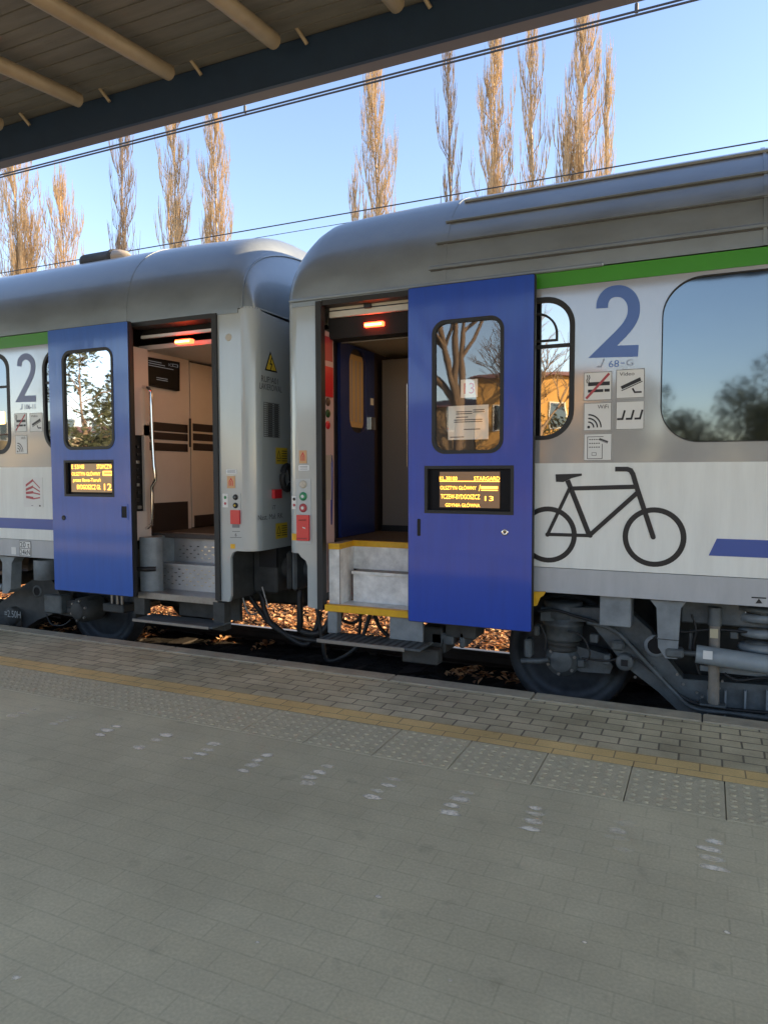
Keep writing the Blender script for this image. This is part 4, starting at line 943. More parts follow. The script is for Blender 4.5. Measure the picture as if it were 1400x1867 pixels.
# grey locker panel at the back and its chrome edge
Yg = 6.25
a = G(700, 976, FL); g = MB(); xa, xb = P(697, 800, Yg).x, P(748, 800, Yg).x+.3
g.box((xa, Yg, FL+.06), (xb, Yg+.04, P(720, 655, Yg).z), mat('grey_locker', (.20, .18, .16), .5)); g.box((xa-.02, Yg+.01, FL), (xb, Yg+.05, FL+.06), black); lk = g.build('locker_panel', vr)
g = MB(); p = P(742, 700, 5.9); g.tube([(p.x, 5.9, P(742, 700, 5.9).z), (p.x, 5.9, P(742, 850, 5.9).z)], .008, chrome, 8); g.build('grab_rail', vr)
# jamb panel with buttons (plane x = xjr, facing +x)
xjr = yj0+.035
g = MB(); yA, yB = SIDE+.046, PX(608, 700, xjr).y
g.box((xjr-.03, yA, FL-.4), (xjr, yB, 2.58), mat('jamb_pink', (.58, .42, .40), .45)); jp = g.build('jamb_panel', vr)
def jq(g, x0, y0, x1, y1, m, t=.006):
    a, b = PX(x0, y1, xjr), PX(x1, y0, xjr); g.prism([(xjr+.0005, a.y, a.z), (xjr+.0005, b.y, a.z), (xjr+.0005, b.y, b.z), (xjr+.0005, a.y, b.z)], (t, 0, 0), m)
g = MB(); jq(g, 591, 617, 605, 656, redp); g.build('instruction_plate', jp)
g = MB(); jq(g, 589, 671, 605, 722, red, .012); g.build('emergency_box', jp)
for py, m_ in ((733, mat('brown_button', (.10, .05, .03), .4)), (754, mat('dark_green_button', (.02, .07, .02), .4)), (775, red)):
    p = PX(597.5, py, xjr); g = MB(); g.lathe([(0, .012), (.025, .012), (.034, .005), (.034, 0)], (xjr, p.y, p.z), (1, 0, 0), m_, 20); g.build('button', jp)
g = MB(); jq(g, 591, 830, 606, 912, mat('tan_panel', (.42, .36, .30), .5)); g.build('notice_plate', jp)
g = MB(); hb_ = mat('blue_handrail', (.02, .03, .22), .3, coat=.5); Yq = SIDE+.16
g.tube([P(a, b, Yq) for a, b in ((592, 828), (598, 826), (603, 832), (604.5, 845), (604, 900), (603, 955), (600, 962), (594, 965))], .014, hb_, 10); g.build('handrail', RC)
# header
g = MB(); za, zb3 = P(740, 550, SIDE+.12).z, P(740, 566, SIDE+.12).z
g.box((yj0+.06, SIDE+.10, zb3), (yj1+.05, SIDE+.13, za+.01), mat('track_cream', (.62, .60, .52), .4)); g.box((yj0+.06, SIDE+.09, zb3+.045), (yj1, SIDE+.099, zb3+.052), black)
p = P(672, 558, SIDE+.1); g.box((p.x-.03, SIDE+.07, p.z-.02), (p.x+.03, SIDE+.095, p.z+.03), black, .004)
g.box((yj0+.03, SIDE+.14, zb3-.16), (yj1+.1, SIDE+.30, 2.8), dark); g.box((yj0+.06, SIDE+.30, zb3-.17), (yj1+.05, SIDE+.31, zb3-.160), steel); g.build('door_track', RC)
red_lamp(RC, (665, 593), (700, 590), SIDE+.13)
g = MB(); p = P(714, 590, 5.3); g.box((p.x-.03, 5.28, 2.585), (p.x+.04, 5.32, 2.598), lamp_white); g.build('ceiling_lamp_or_fill', vr)
g = MB(); g.box((-2.1, MID-.5, 2.585), (-1.7, MID-.1, 2.598), lamp_fill_warm); g.build('ceiling_lamp_or_fill', vr)
# steps (yellow nosings, worn light panels)
N1, N2, N3 = G(596, 990, FL), G(653, 984, FL), G(745, 989, FL)
xs0, xs1 = yj0+.06, yj1+.02
ys2 = SIDE+.37; xc = N2.x
g = MB()
g.box((xs0, SIDE-.012, .352), (xs1, SIDE+.045, .405), yellow, .004); g.box((xs0, SIDE+.045, .352), (xs1, SIDE+.30, .395), alu_w); g.build('step', RC)
zm_ = .650; xm0 = P(643, 1050, SIDE+.24).x
g = MB(); g.box((xm0, SIDE+.25, .396), (xs1, SIDE+.27, zm_-.02), alu_w); g.box((xm0, SIDE+.225, zm_-.02), (xs1, ys2-.0, zm_), mat('tread_grey', (.30, .28, .25), .6, var=.3, vscale=20)); g.box((xm0, SIDE+.217, zm_-.022), (xs1, SIDE+.2245, zm_+.001), alu_w); g.build('step', RC)
g = MB(); g.box((xc, ys2, zm_), (xs1, ys2+.02, FL-.045), alu_w)
g.prism([(xs0, SIDE+.06, FL-.045), (xs1, ys2-.012, FL-.045), (xs1, ys2-.012, FL+.002), (xs0, SIDE+.06, FL+.002)][:0] or [(xc, ys2-.014, FL-.045), (xs1, ys2-.014, FL-.045), (xs1, ys2-.014, FL+.002), (xc, ys2-.014, FL+.002)], (0, .03, 0), yellow)
g.build('step', RC)
g = MB()
poly = [(xs0, SIDE+.07), (xs0+.09, SIDE+.09), (xc, ys2)]
for (x0_, y0_2), (x1_, y1_2) in zip(poly, poly[1:]):
    g.add([(x0_, y0_2, .396), (x1_, y1_2, .396), (x1_, y1_2, FL-.045), (x0_, y0_2, FL-.045)], [(0, 1, 2, 3)], alu_w)
    g.add([(x0_, y0_2-.008, FL-.045), (x1_, y1_2-.012, FL-.045), (x1_, y1_2-.012, FL+.002), (x0_, y0_2-.008, FL+.002)], [(0, 1, 2, 3)], yellow)
g.add([(poly[0][0], poly[0][1]-.008, FL+.002), (poly[1][0], poly[1][1]-.01, FL+.002), (poly[2][0], poly[2][1]-.012, FL+.002), (xs0-.0, ys2, FL+.002)], [(0, 1, 2, 3)], mat('tread_grey', (.3, .28, .25), .6))
g.box((poly[1][0]-.004, poly[1][1]-.006, .397), (poly[1][0]+.004, poly[1][1]-.002, FL-.046), steel); g.build('step_well_panel', RC)
# fold-out footboard
g = MB(); a = xz(582, 1150, 4.75); b = xz(768, 1180, 4.75)
g.box((a[0], 4.72, .150), (b[0], 4.99, .168), under, .004); g.box((a[0], 4.706, .142), (b[0]-.12, 4.719, .172), steel, .003)
for k in range(14): g.box((a[0]+.03+k*.06, 4.73, .1685), (a[0]+.05+k*.06, 4.98, .1715), under_d)
g.build('footboard', RC)
g = MB(); a = xz(712, 1130, SIDE+.05); b = xz(772, 1130, SIDE+.05)
g.box((a[0], SIDE+.03, .17), (b[0], SIDE+.06, .352), under_l, .004); g.build('footboard_bracket', RC); g = MB(); g.box((xz(595, 1140)[0], SIDE+.02, .17), (xz(612, 1140)[0], SIDE+.1, .352), under_l, .006); g.build('footboard_bracket', RC); g = MB()
g.box((xz(735, 1200)[0], SIDE-.03, .02), (xz(800, 1200)[0], SIDE+.08, .13), under_d, .01); g.build('footboard_bracket', RC)
# fittings on the right pillar
sticker(RC, 546, 821, 559.5, 845, peach); sticker(RC, 545, 848, 564, 858, lblw)
g = MB(); pxslab(g, 541, 873, 567, 990, mat('button_plate', (.46, .50, .51), .3), t=.004, r=.004); bp_ = g.build('door_button_panel', RC)
g = MB(); button(g, 553, 883, .032, mat('beige_cap', (.55, .50, .42), .4), mat('beige_cap', (.55, .50, .42), .4), SIDE-.004); g.build('lamp_cap', bp_)
g = MB(); button(g, 553, 905, .035, white, green_b, SIDE-.004); g.build('green_button', bp_)
g = MB(); button(g, 553, 926, .035, white, redp, SIDE-.004); g.build('red_button', bp_)
g = MB(); pxslab(g, 543.5, 939, 565, 985, red, Y=SIDE-.004, t=.022, r=.006)
a, b = xz(548, 948), xz(561, 948); g.stroke([a, b], .012, side(SIDE-.028), mat('dark_red', (.3, .01, .01), .4)); a, b = xz(545, 981), xz(563, 981); g.stroke([a, b], .004, side(SIDE-.028), black); a, b = xz(555, 961), xz(560, 963); g.stroke([a, b], .008, side(SIDE-.028), white); g.build('emergency_box', RC)
g = MB(); pxslab(g, 533, 904, 541, 928, white); a = xz(537, 910); g.flat([circ(a[0], a[1], .013, 12)], side(SIDE-.005), black); a = xz(537, 921); g.flat([circ(a[0], a[1], .012, 12)], side(SIDE-.005), redp); g.build('arrow_label', RC)
g = MB(); pxslab(g, 533, 973, 542, 985, yellow); g.build('yellow_dot', RC)
# pictograms on the skirt
g = MB(); a, b = xz(1369, 1089), xz(1396, 1090.5); g.stroke([a, b], .008, side(SIDE-.005), black); q = [xz(1376, 1100), xz(1389, 1100), xz(1382.5, 1091)]; g.flat([q], side(SIDE-.005), black)
g.build('jacking_point_mark', RC)

# roof vent on the left coach
g = MB(); a = P(150, 492, 5.55); z = a.z+.03
p0, p1 = P(153, 484, 5.55), P(205, 473, 5.55); p2 = P(240, 470, 5.55)
ax_ = (p1-p0).normalized(); ax_.y = 0; ax_.z = 0; L1 = (p1-p0).length
cz_ = P(180, 479, 5.55).z+.02
g.lathe([(0, 0), (.04, 0), (.075, .02), (.08, .05), (.08, L1), (.088, L1+.01), (.088, L1+.04), (.078, L1+.05)], (p0.x, 5.55, cz_), (1, 0, 0), under_d, 24)
vent = g.build('roof_vent', LC)
g = MB(); L2 = p2.x-p1.x
g.lathe([(.076, L1+.05), (.072, L1+.12), (.045, L1+L2*.8), (.0, L1+L2)], (p0.x, 5.55, cz_), (1, 0, 0), mat('vent_cone', (.45, .40, .33), .45, .2), 24); g.build('vent_cone', vent)
g = MB(); g.box((p0.x-.03, 5.47, cz_-.12), (p0.x+L1+.1, 5.63, cz_-.06), roof_l, .01); g.build('vent_base', vent)

# ---------------------------------------------------------------- buffers, hoses, coupling
def hose(root, pts, r, m, nm='hose'):
    g = MB(); out = []
    P3 = [Vector(p) for p in pts]
    for i in range(len(P3)-1):
        a = P3[max(i-1, 0)]; b = P3[i]; c = P3[i+1]; d = P3[min(i+2, len(P3)-1)]
        for k in range(6):
            t = k/6; out.append(.5*((2*b)+(-a+c)*t+(2*a-5*b+4*c-d)*t*t+(-a+3*b-3*c+d)*t**3))
    out.append(P3[-1]); g.tube(out, r, m, 8); return g.build(nm, root)
def buffer(root, x_body, x_head, y, z, m):
    g = MB(); d = 1 if x_head > x_body else -1
    g.lathe([(.13, 0), (.13, .05), (.10, .06), (.10, abs(x_head-x_body)-.04)], (x_body, y, z), (d, 0, 0), m, 20); 
    g.box((x_head-.05*d, y-.22, z-.17), (x_head, y+.22, z+.17), m, .02); return g.build('buffer', root)
yb_ = MID-.88
buffer(LC, XL-.25, XL+.148, yb_, .60, under_d); buffer(RC, XRe+.3, XL+.155, yb_, .60, under)
buffer(LC, XL-.25, XL+.148, MID+.88, .60, under_d); buffer(RC, XRe+.3, XL+.155, MID+.88, .60, under)
g = MB(); g.box((XL-.27, SIDE+.35, .38), (XL-.02, MID+1.0, .80), under_d, .02); g.box((XL-.02, MID-.2, .45), (XL+.2, MID+.2, .7), under_d, .03); g.build('end_beam', LC)
g = MB(); g.box((XRe+.05, SIDE+.35, .36), (XRe+.3, MID+1.0, .80), under_d, .02); g.build('end_beam', RC)
for (a, b, c_, r_) in (((470, 1060), (500, 1140), (560, 1175), .024), ((545, 1070), (550, 1150), (590, 1150), .03), ((430, 1040), (520, 1155), (600, 1165), .022), ((575, 1090), (600, 1205), (650, 1180), .018)):
    Y = SIDE+.45
    hose(LC if a[0] < 500 else RC, [P(a[0]-10, a[1]-50, Y+.15), P(*a, Y), P((a[0]+b[0])/2, (a[1]+b[1])/2+18, Y-.02), P(*b, Y), P(*c_, Y), P(c_[0]+25, c_[1]-60, Y+.1)], r_, rubber, 'air_hose')
g = MB(); g.box((-5.66, MID-.1, -.06), (-4.85, MID+.5, .80), under_d, .03); g.build('dark_underframe_box', LC)  # added dark block, keeps the space under the coach dark
g = MB(); g.box((-4.84, MID-.5, .17), (-3.46, MID+1.25, .80), under_d, .03); g.build('dark_underframe_block', LC)  # added block, darkens the gap below the coach end
g = MB(); g.box((-7.2, MID+.0, -.12), (-5.90, MID+.6, .80), under_d, .03); g.build('dark_underframe_block', LC)  # added block, hides the lit leaves left of the steps
hose(RC, [P(625, 1110, 5.5), P(618, 1125, 5.5), P(640, 1136, 5.5), P(657, 1125, 5.5), P(660, 1100, 5.5)], .014, rubber, 'air_hose')
hose(RC, [P(655, 1100, 5.5), P(657, 1130, 5.5), P(655, 1160, 5.5)], .016, rubber, 'air_hose')
hose(RC, [P(620, 1110, 5.5), P(600, 1150, 5.5), P(585, 1165, 5.5)], .018, rubber, 'air_hose')
hose(RC, [P(680, 1105, 5.5), P(690, 1140, 5.5), P(708, 1160, 5.5)], .018, rubber, 'air_hose')
hose(LC, [P(443, 1090, 5.2), P(450, 1112, 5.2), P(457, 1120, 5.2), P(470, 1118, 5.2)], .008, steel, 'pipe')
hose(LC, [P(478, 1070, 5.2), P(484, 1090, 5.2), P(489, 1108, 5.2)], .007, steel, 'pipe')

# ---------------------------------------------------------------- bogies
def wheel(root, x, y0, d=1):
    g = MB(); c = (x, y0, .06)
    g.lathe([(.09, 0.02), (.16, .0), (.30, .045), (.375, .03), (.385, -.005), (.455, -.005), (.46, .0), (.46, .10), (.485, .115), (.485, .135), (.3, .14)], c, (0, 1, 0), wheel_m, 56)
    w = g.build('wheel', root)
    g = MB(); g.tube([(x, y0, .06), (x, 2*MID-y0, .06)], .085, under_d, 16, cap=False); g.build('axle', w)
    g = MB(); g.lathe([(.46, 0), (.46, -.10), (.485, -.115), (.3, -.14), (.1, -.1)], (x, 2*MID-y0, .06), (0, 1, 0), wheel_m, 40); g.build('far_wheel', w)
    return w
WY = MID-.80
def axle_box(root, x, mirror=1, mm=under):
    g = MB(); Y = MID-(1.08 if mirror > 0 else 1.14); c = (x, Y, .06)
    g.lathe([(0, -.012), (.074, -.012), (.088, -.004), (.09, .02), (.112, .024), (.114, .05), (.128, .06), (.13, .26)], c, (0, 1, 0), mm, 32)
    for k in range(6):
        a = R(60*k+20); g.lathe([(0, .006), (.012, .006), (.012, .024)], (x+.101*math.cos(a), Y, .06+.101*math.sin(a)), (0, 1, 0), steel, 6, smooth=False)
    g.prism([(x-.12, Y+.06, .06), (x-.09, Y+.06, .17), (x+.09, Y+.06, .17), (x+.12*mirror+.2*mirror, Y+.06, .13), (x+.36*mirror, Y+.06, .05), (x+.34*mirror, Y+.06, -.01), (x+.14*mirror, Y+.06, -.02)], (0, .14, 0), mm)
    g.box((x+.11*mirror, Y+.02, .02), (x+.17*mirror, Y+.07, .08), mm, .01)
    return g.build('axle_box', root)

def coil(g, x, y, z0, z1, r, wr, turns, m):
    pts = []; n = turns*16
    for i in range(n+1):
        a = 2*math.pi*i/16; pts.append((x+r*math.cos(a), y+r*math.sin(a), z0+(z1-z0)*i/n))
    g.tube(pts, wr, m, 8)

# right bogie
bR = MB(); YF = MID-1.12
fr = [(975, 1165), (975, 1135), (1010, 1128), (1065, 1130), (1090, 1142), (1110, 1160), (1150, 1190), (1200, 1215), (1240, 1222), (1400, 1222)]
def pp(px, py, Y): q = P(px, py, Y); return (q.x, Y, q.z)
g = MB()
top = [(985, 1108), (1090, 1108), (1150, 1118), (1185, 1150), (1215, 1200), (1245, 1238), (1560, 1262)]
bot = [(985, 1132), (1075, 1134), (1100, 1165), (1140, 1215), (1200, 1262), (1240, 1300), (1560, 1330)]
poly = [pp(a, b, YF) for a, b in top] + [pp(a, b, YF) for a, b in bot[::-1]]
g.flat([[(q[0], q[2]) for q in poly]], lambda u, v: (u, YF, v), under); g.flat([[(q[0], q[2]) for q in poly]], lambda u, v: (u, YF+.14, v), under)
n_ = len(poly); g.add([q for q in poly]+[(q[0], YF+.14, q[2]) for q in poly], [(i, (i+1) % n_, n_+(i+1) % n_, n_+i) for i in range(n_)], under)
# ribs on the lower box beam
for px in (1290, 1322, 1358, 1398): a = pp(px, 1258, YF-.012); b = pp(px, 1308, YF-.012); g.box((a[0]-.006, YF-.03, b[2]), (a[0]+.006, YF+.0, a[2]), under_l)
a, b = pp(1275, 1240, YF), pp(1560, 1240, YF); g.box((a[0], YF-.03, pp(1400, 1234, YF)[2]), (b[0], YF+.0, pp(1400, 1226, YF)[2]+.01), under_l, .004)
a, b = pp(1270, 1325, YF), pp(1560, 1300, YF)
# hole plate
p = pp(1195, 1178, YF-.004); g.lathe([(.055, -.004), (.075, -.004), (.078, .004)], (p[0], YF-.003, p[2]), (0, 1, 0), under_l, 24); g.lathe([(0, -.002), (.056, -.002)], (p[0], YF-.003, p[2]), (0, 1, 0), dark, 24)
BG = g.build('bogie', RC)
xw = P(1032, 1203, MID-1.0).x
xw = pp(1022, 1203, MID-1.08)[0]
wheel(BG, xw, WY); axle_box(BG, xw, 1)
g = MB(); c = pp(1028, 1130, MID-1.0); yq = MID-1.0
def zz(py): return P(1028, py, yq-.13).z
g.lathe([(.0, 0), (.135, 0), (.14, .02), (.14, .10), (.15, .115), (.15, .13), (.13, .14), (.125, .2)], (xw, yq, zz(1172)-.0), (0, 0, 1), under, 28)
g.lathe([(.10, 0), (.11, .01), (.11, .03), (.10, .04), (.12, .05), (.12, .075), (.10, .085)], (xw, yq, zz(1172)-.085), (0, 0, 1), under_d, 28)
g.lathe([(.135, 0), (.14, .005), (.14, .11), (.12, .12), (0, .12)], (xw, yq, zz(1130)), (0, 0, 1), under, 28); g.build('primary_spring', BG)
# sand box and tapered bracket hanging from the coach
g = MB(); a, b = pp(1092, 1140, 4.98), pp(1150, 1090, 4.98); g.box((a[0], 4.98, a[2]), (b[0], 5.2, Z_BOT+.02), under_l, .006); 
a2, b2 = pp(1092, 1140, 4.99), pp(1120, 1140, 4.99); g.build('equipment_box', RC)
g = MB(); q = [pp(*c, 4.97) for c in ((1185, 1094), (1250, 1098), (1240, 1110), (1234, 1202), (1212, 1200), (1199, 1180), (1196, 1108))]
g.prism(q[::-1], (0, .12, 0), under_l); a, b = pp(1196, 1164, 4.965), pp(1238, 1166, 4.965); g.box((a[0], 4.963, a[2]-.004), (b[0], 4.969, a[2]), under_d); g.build('bogie_bracket', RC)
# yaw damper
g = MB(); a, b, c = Vector(pp(1268, 1192, 5.0)), Vector(pp(1400, 1212, 5.0)), Vector(pp(1222, 1188, 5.0))
dr = (b-a).normalized(); dmp = mat('damper_paint', (.26, .30, .32), .45, var=.15, vscale=12)
g.lathe([(0, 0), (.058, 0), (.06, .01), (.06, .5), (.05, 1.0)], a, dr, dmp, 24); g.tube([c, a], .018, under, 10)
g.box((c.x-.03, 4.95, c.z-.03), (c.x+.08, 5.05, c.z+.03), under, .012)
a2, b2 = pp(1281, 1186, 4.935), pp(1298, 1203, 4.935); g.box((a2[0], 4.936, b2[2]), (b2[0], 4.942, a2[2]), white); g.build('yaw_damper', BG)
# vertical damper
g = MB(); a, b = pp(1302, 1140, YF-.07), pp(1300, 1282, YF-.07)
g.tube([a, b], .034, mat('damper_dusty', (.22, .20, .17), .6, var=.25, vscale=14), 18); g.tube([(a[0], a[1], a[2]-.0), (a[0], a[1], a[2]+.12)], .042, under, 16)
a2 = pp(1302, 1155, YF-.105); g.box((a2[0]-.028, YF-.110, a2[2]-.03), (a2[0]+.02, YF-.103, a2[2]+.03), mat('damper_label', (.5, .45, .3), .6)); g.box((a[0]-.08, YF-.12, b[2]-.015), (a[0]+.08, YF, b[2]+.0), under, .006); g.build('vertical_damper', BG)
# big coil spring
g = MB(); c = pp(1398, 1180, YF+.05); coil(g, c[0]+.02, YF+.05, P(1390, 1232, YF-.1).z, P(1390, 1120, YF-.1).z, .17, .03, 4, under_l); g.lathe([(.0, 0), (.21, 0), (.21, .03), (0, .03)], (c[0]+.02, YF+.05, P(1390, 1118, YF-.1).z), (0, 0, 1), under, 28)
g.build('secondary_spring', BG)
g = MB(); a = pp(1240, 1122, YF-.02); b = pp(1560, 1100, YF-.02); g.box((a[0], YF-.02, P(1320, 1140, YF).z), (b[0], YF+.10, Z_BOT), under, .01)
a, b = pp(1358, 1130, YF-.024), pp(1388, 1112, YF-.024); M = side(YF-.024); g.stroke([(a[0], a[2]), (b[0], a[2]), (b[0], b[2]), (a[0], b[2])], .006, M, white, True); g.flat([[(a[0]+.004, a[2]+.004), (b[0]-.004, a[2]+.004), (b[0]-.004, b[2]-.004), (a[0]+.004, b[2]-.004)]], side(YF-.0225), black); g.build('bolster', RC)
# swing arm joint
g = MB(); p = pp(1138, 1208, YF-.06); g.lathe([(0, -.01), (.02, -.01), (.05, -.008), (.06, 0), (.06, .1)], (p[0], YF-.06, p[2]), (0, 1, 0), under, 24); g.box((p[0]-.022, YF-.076, p[2]-.022), (p[0]+.022, YF-.07, p[2]+.022), dark)
p = pp(1125, 1178, YF-.07); g.box((p[0]-.04, YF-.08, p[2]-.035), (p[0]+.045, YF-.02, p[2]+.035), under, .015); g.build('arm_joint', BG)
for pts, r_ in (([(980, 1115), (1010, 1112), (1045, 1122), (1100, 1140), (1150, 1175), (1200, 1230), (1245, 1272), (1290, 1288), (1400, 1300), (1500, 1312)], .011),
                ([(1070, 1135), (1120, 1150), (1175, 1205), (1225, 1258), (1262, 1290), (1330, 1300), (1420, 1312)], .016),
                ([(1060, 1200), (1105, 1205), (1150, 1198), (1190, 1225), (1235, 1265), (1300, 1290), (1400, 1298)], .008),
                ([(985, 1140), (995, 1165), (993, 1185)], .008)):
    hose(BG, [pp(a, b, YF-.05) for a, b in pts], r_, rubber if r_ < .016 else under, 'cable')
g = MB(); g.box((xw+.6, MID-.62, -.12), (xw+2.1, MID+.9, .55), under_d, .03); g.box((xw+.2, MID-.5, .2), (xw+.8, MID+.5, .62), under_d, .03); g.build('centre_frame', BG)
# brake parts left of the wheel
g = MB(); 
for a, b, c, d in ((955, 1165, 968, 1200), (972, 1140, 982, 1160)):
    q, q2 = pp(a, b, 5.2), pp(c, d, 5.2); g.box((q[0], 5.2, q2[2]), (q2[0], 5.3, q[2]), under, .01)
g.tube([pp(950, 1205, 5.2), pp(985, 1205, 5.2), pp(1000, 1203, 5.2)], .02, under, 10); g.build('brake_rigging', BG)
g = MB(); 
for a, b, c, d, m_ in ((770, 1140, 810, 1180, under_d), (790, 1150, 830, 1175, under), (808, 1160, 815, 1190, under_d), (815, 1120, 870, 1165, under_d), (840, 1150, 850, 1180, under)):
    q, q2 = pp(a, b, 5.15), pp(c, d, 5.15); g.box((q[0], 5.1, q2[2]), (q2[0], 5.35, q[2]), m_, .012)
g.build('step_mechanism', RC)
rg_ = random.Random(9)
g = MB()
for k in range(16):
    px = 1120+rg_.random()*270; t_ = (px-1120)/270; a = pp(px, 1185+55*min(1, t_*2)+rg_.uniform(-6, 40), YF-.004); g.lathe([(0, -.012), (.010, -.012), (.010, 0)], (a[0], YF-.003, a[2]), (0, 1, 0), steel, 6, smooth=False)
g.build('frame_bolts', BG)['kind'] = 'stuff'
for a, b in (((1075, 1155), (1090, 1172)), ((1100, 1192), (1112, 1212)), ((1255, 1150), (1262, 1185)), ((1330, 1150), (1345, 1165))):
    q, q2 = pp(*a, YF-.03), pp(*b, YF-.03); g = MB(); g.box((q[0], YF-.05, q2[2]), (q2[0], YF+.01, q[2]), under, .006); g.build('frame_bracket', BG)
for pts, r_ in (([(1190, 1165), (1215, 1150), (1250, 1152), (1290, 1148), (1340, 1150), (1420, 1160)], .009), ([(1260, 1120), (1268, 1150), (1262, 1185), (1275, 1230)], .008), ([(1035, 1150), (1060, 1160), (1075, 1190), (1068, 1205)], .007), ([(1320, 1228), (1345, 1240), (1390, 1236), (1450, 1240)], .010)):
    hose(BG, [pp(a, b, YF-.07) for a, b in pts], r_, rubber, 'cable')
# second axle further right (outside the frame, needed for a complete bogie)
wheel(BG, xw+2.5, WY); axle_box(BG, xw+2.5, -1)
g = MB(); g.box((3.0, SIDE+.3, .15), (6.5, MID+1.1, .6), under_d, .03); g.build('equipment_case', RC)

# left bogie
g = MB(); YG = MID-1.10
def lp(px, py): return pp(px, py, YG)
poly = [lp(*q) for q in ((-300, 1060), (-60, 1085), (0, 1100), (40, 1070), (60, 1057), (92, 1055), (104, 1070), (112, 1090), (112, 1104), (95, 1120), (70, 1130), (40, 1150), (-60, 1150), (-300, 1130))]
g.flat([[(q[0], q[2]) for q in poly]], lambda u, v: (u, YG, v), under_d); g.flat([[(q[0], q[2]) for q in poly]], lambda u, v: (u, YG+.14, v), under_d)
n_ = len(poly); g.add(poly+[(q[0], YG+.14, q[2]) for q in poly], [(i, (i+1) % n_, n_+(i+1) % n_, n_+i) for i in range(n_)], under_d)
p = lp(69, 1078); g.lathe([(.045, -.005), (.062, -.005), (.066, .004)], (p[0], YG-.003, p[2]), (0, 1, 0), under, 24); g.lathe([(0, -.002), (.046, -.002)], (p[0], YG-.003, p[2]), (0, 1, 0), dark, 24)
BL = g.build('bogie', LC)
xwl = lp(147, 1112)[0]
wheel(BL, xwl, WY); axle_box(BL, xwl, -1, under_d)
wheel(BL, xwl-2.5, WY); axle_box(BL, xwl-2.5, 1, under_d)
g = MB(); a, b = pp(43, 1056, 4.98), pp(94, 1018, 4.98); g.lathe([(0, 0), (.125, 0), (.125, .2)], ((a[0]+b[0])/2, 5.1, a[2]), (0, 0, 1), under_l, 28); g.build('equipment_box', LC)
g = MB(); q = [pp(*c, 4.97) for c in ((-2, 1013), (28, 1016), (22, 1026), (20, 1075), (14, 1082), (5, 1082), (5, 1026))]; g.prism(q[::-1], (0, .12, 0), under_l); g.build('bogie_bracket', LC)
g = MB(); a, b = pp(-60, 1072, 5.0), pp(8, 1070, 5.0); g.tube([a, b], .035, under_l, 14); g.build('yaw_damper', BL)
g = MB(); p = lp(30, 1122); g.lathe([(0, -.01), (.09, -.01), (.10, 0), (.10, .1)], (p[0], YG-.06, p[2]), (0, 1, 0), under_d, 24); g.box((p[0]-.35, YG-.05, p[2]-.13), (p[0]+.1, YG+.05, p[2]-.02), under_d, .03)
bx = g.build('hanging_case', BL)
g = MB(); a, b = pp(9, 1124, YG-.085), pp(38, 1115, YG-.085); g.text('=2.50H', a[0], a[2], b[0], b[2], side(YG-.085), mat('chalk', (.35, .36, .35), .8)); g.build('chalk_text', bx)
g = MB(); a, b = lp(88, 1115), lp(118, 1085); g.box((a[0], YG-.05, a[2]), (b[0], YG+.1, b[2]), under, .012)
g.build('brake_rigging', BL); g = MB()
for px, py in ((205, 1095), (215, 1100), (223, 1090)): p = pp(px, py, 5.06); g.tube([(p[0], 5.06, .19), (p[0], 5.06, .30)], .012, steel, 8)
g.box((pp(190, 1110, 5.05)[0], 5.03, .12), (pp(228, 1110, 5.05)[0], 5.2, .2), under_d, .01); g.build('brake_rigging', BL)
hose(BL, [lp(85, 1120), lp(95, 1138), lp(115, 1140), lp(130, 1130)], .008, rubber, 'cable')
g = MB(); g.box((-9.5, SIDE+.3, .15), (-16, MID+1.1, .6), under_d, .03); g.build('equipment_case', LC)
# closed far sides so that the doorways are not see-through (opposite doors)
for root, x0, x1 in ((LC, -5.0, -3.45), (RC, -3.1, -1.5)):
    g = MB(); g.box((x0, MID+HW-.03, .5), (x1, MID+HW, 2.8), silver); g.build('far_side_wall', root)
for root, x0, x1 in ((LC, -19, XL-.25), (RC, XRe+.25, 9.5)):
    g = MB(); g.box((x0, MID+HW-.06, .02), (x1, MID+HW-.035, .64), under_d); g.build('far_side_sun_block', root)  # added sheet, stops the low sun reaching under the coaches
g = MB(); g.box((-3.6, SIDE+.32, Z_BOT), (XL-.003, SIDE+.36, 2.8), dark); g.build('end_lining', LC)
g = MB(); g.box((XRe+.003, SIDE+.3, Z_BOT+.3), (-2.98, SIDE+.34, 2.8), dark); g.build('end_lining', RC)

# ================================================================== OVERHEAD WIRES
wire_m = mat('wire_copper', (.05, .05, .055), .6)
def wire(y, z, r, label, drop=None, sag=.0, x0=-60, x1=40):
    t = thing('overhead_wire', (0, y, z), label, 'overhead wire', 'overhead wires above the tracks')
    g = MB(); g.tube([(x0+(x1-x0)*k/20, y, z) for k in range(21)], r, wire_m, 6); g.build('wire', t)
    for x in drop or ():
        g = MB(); g.tube([(x, y, z), (x, y+.0, z+.9)], .004, wire_m, 5); g.tube([(x-.0, y, z-.01), (x-.0, y, z+.06)], .016, wire_m, 6); g.build('dropper', t)
zw = (P(0, 325, MID).z+P(700, 143, MID).z)/2
wire(MID-.05, P(700, 145, MID-.05).z, .009, 'lower of the two close contact wires crossing above the train', None)
wire(MID+.05, P(700, 139, MID+.05).z+.0, .009, 'upper of the two close contact wires, carrying the small clamps and droppers', [P(447, 205, MID+.05).x, P(1160, 10, MID+.05).x])
wire(MID+4.6, P(700, 377, MID+4.6).z, .010, 'single wire low in the sky just above the coach roofs', [])
wire(MID+9, P(700, 395, MID+9).z, .008, 'faint farthest wire just under the single roof level wire', None)

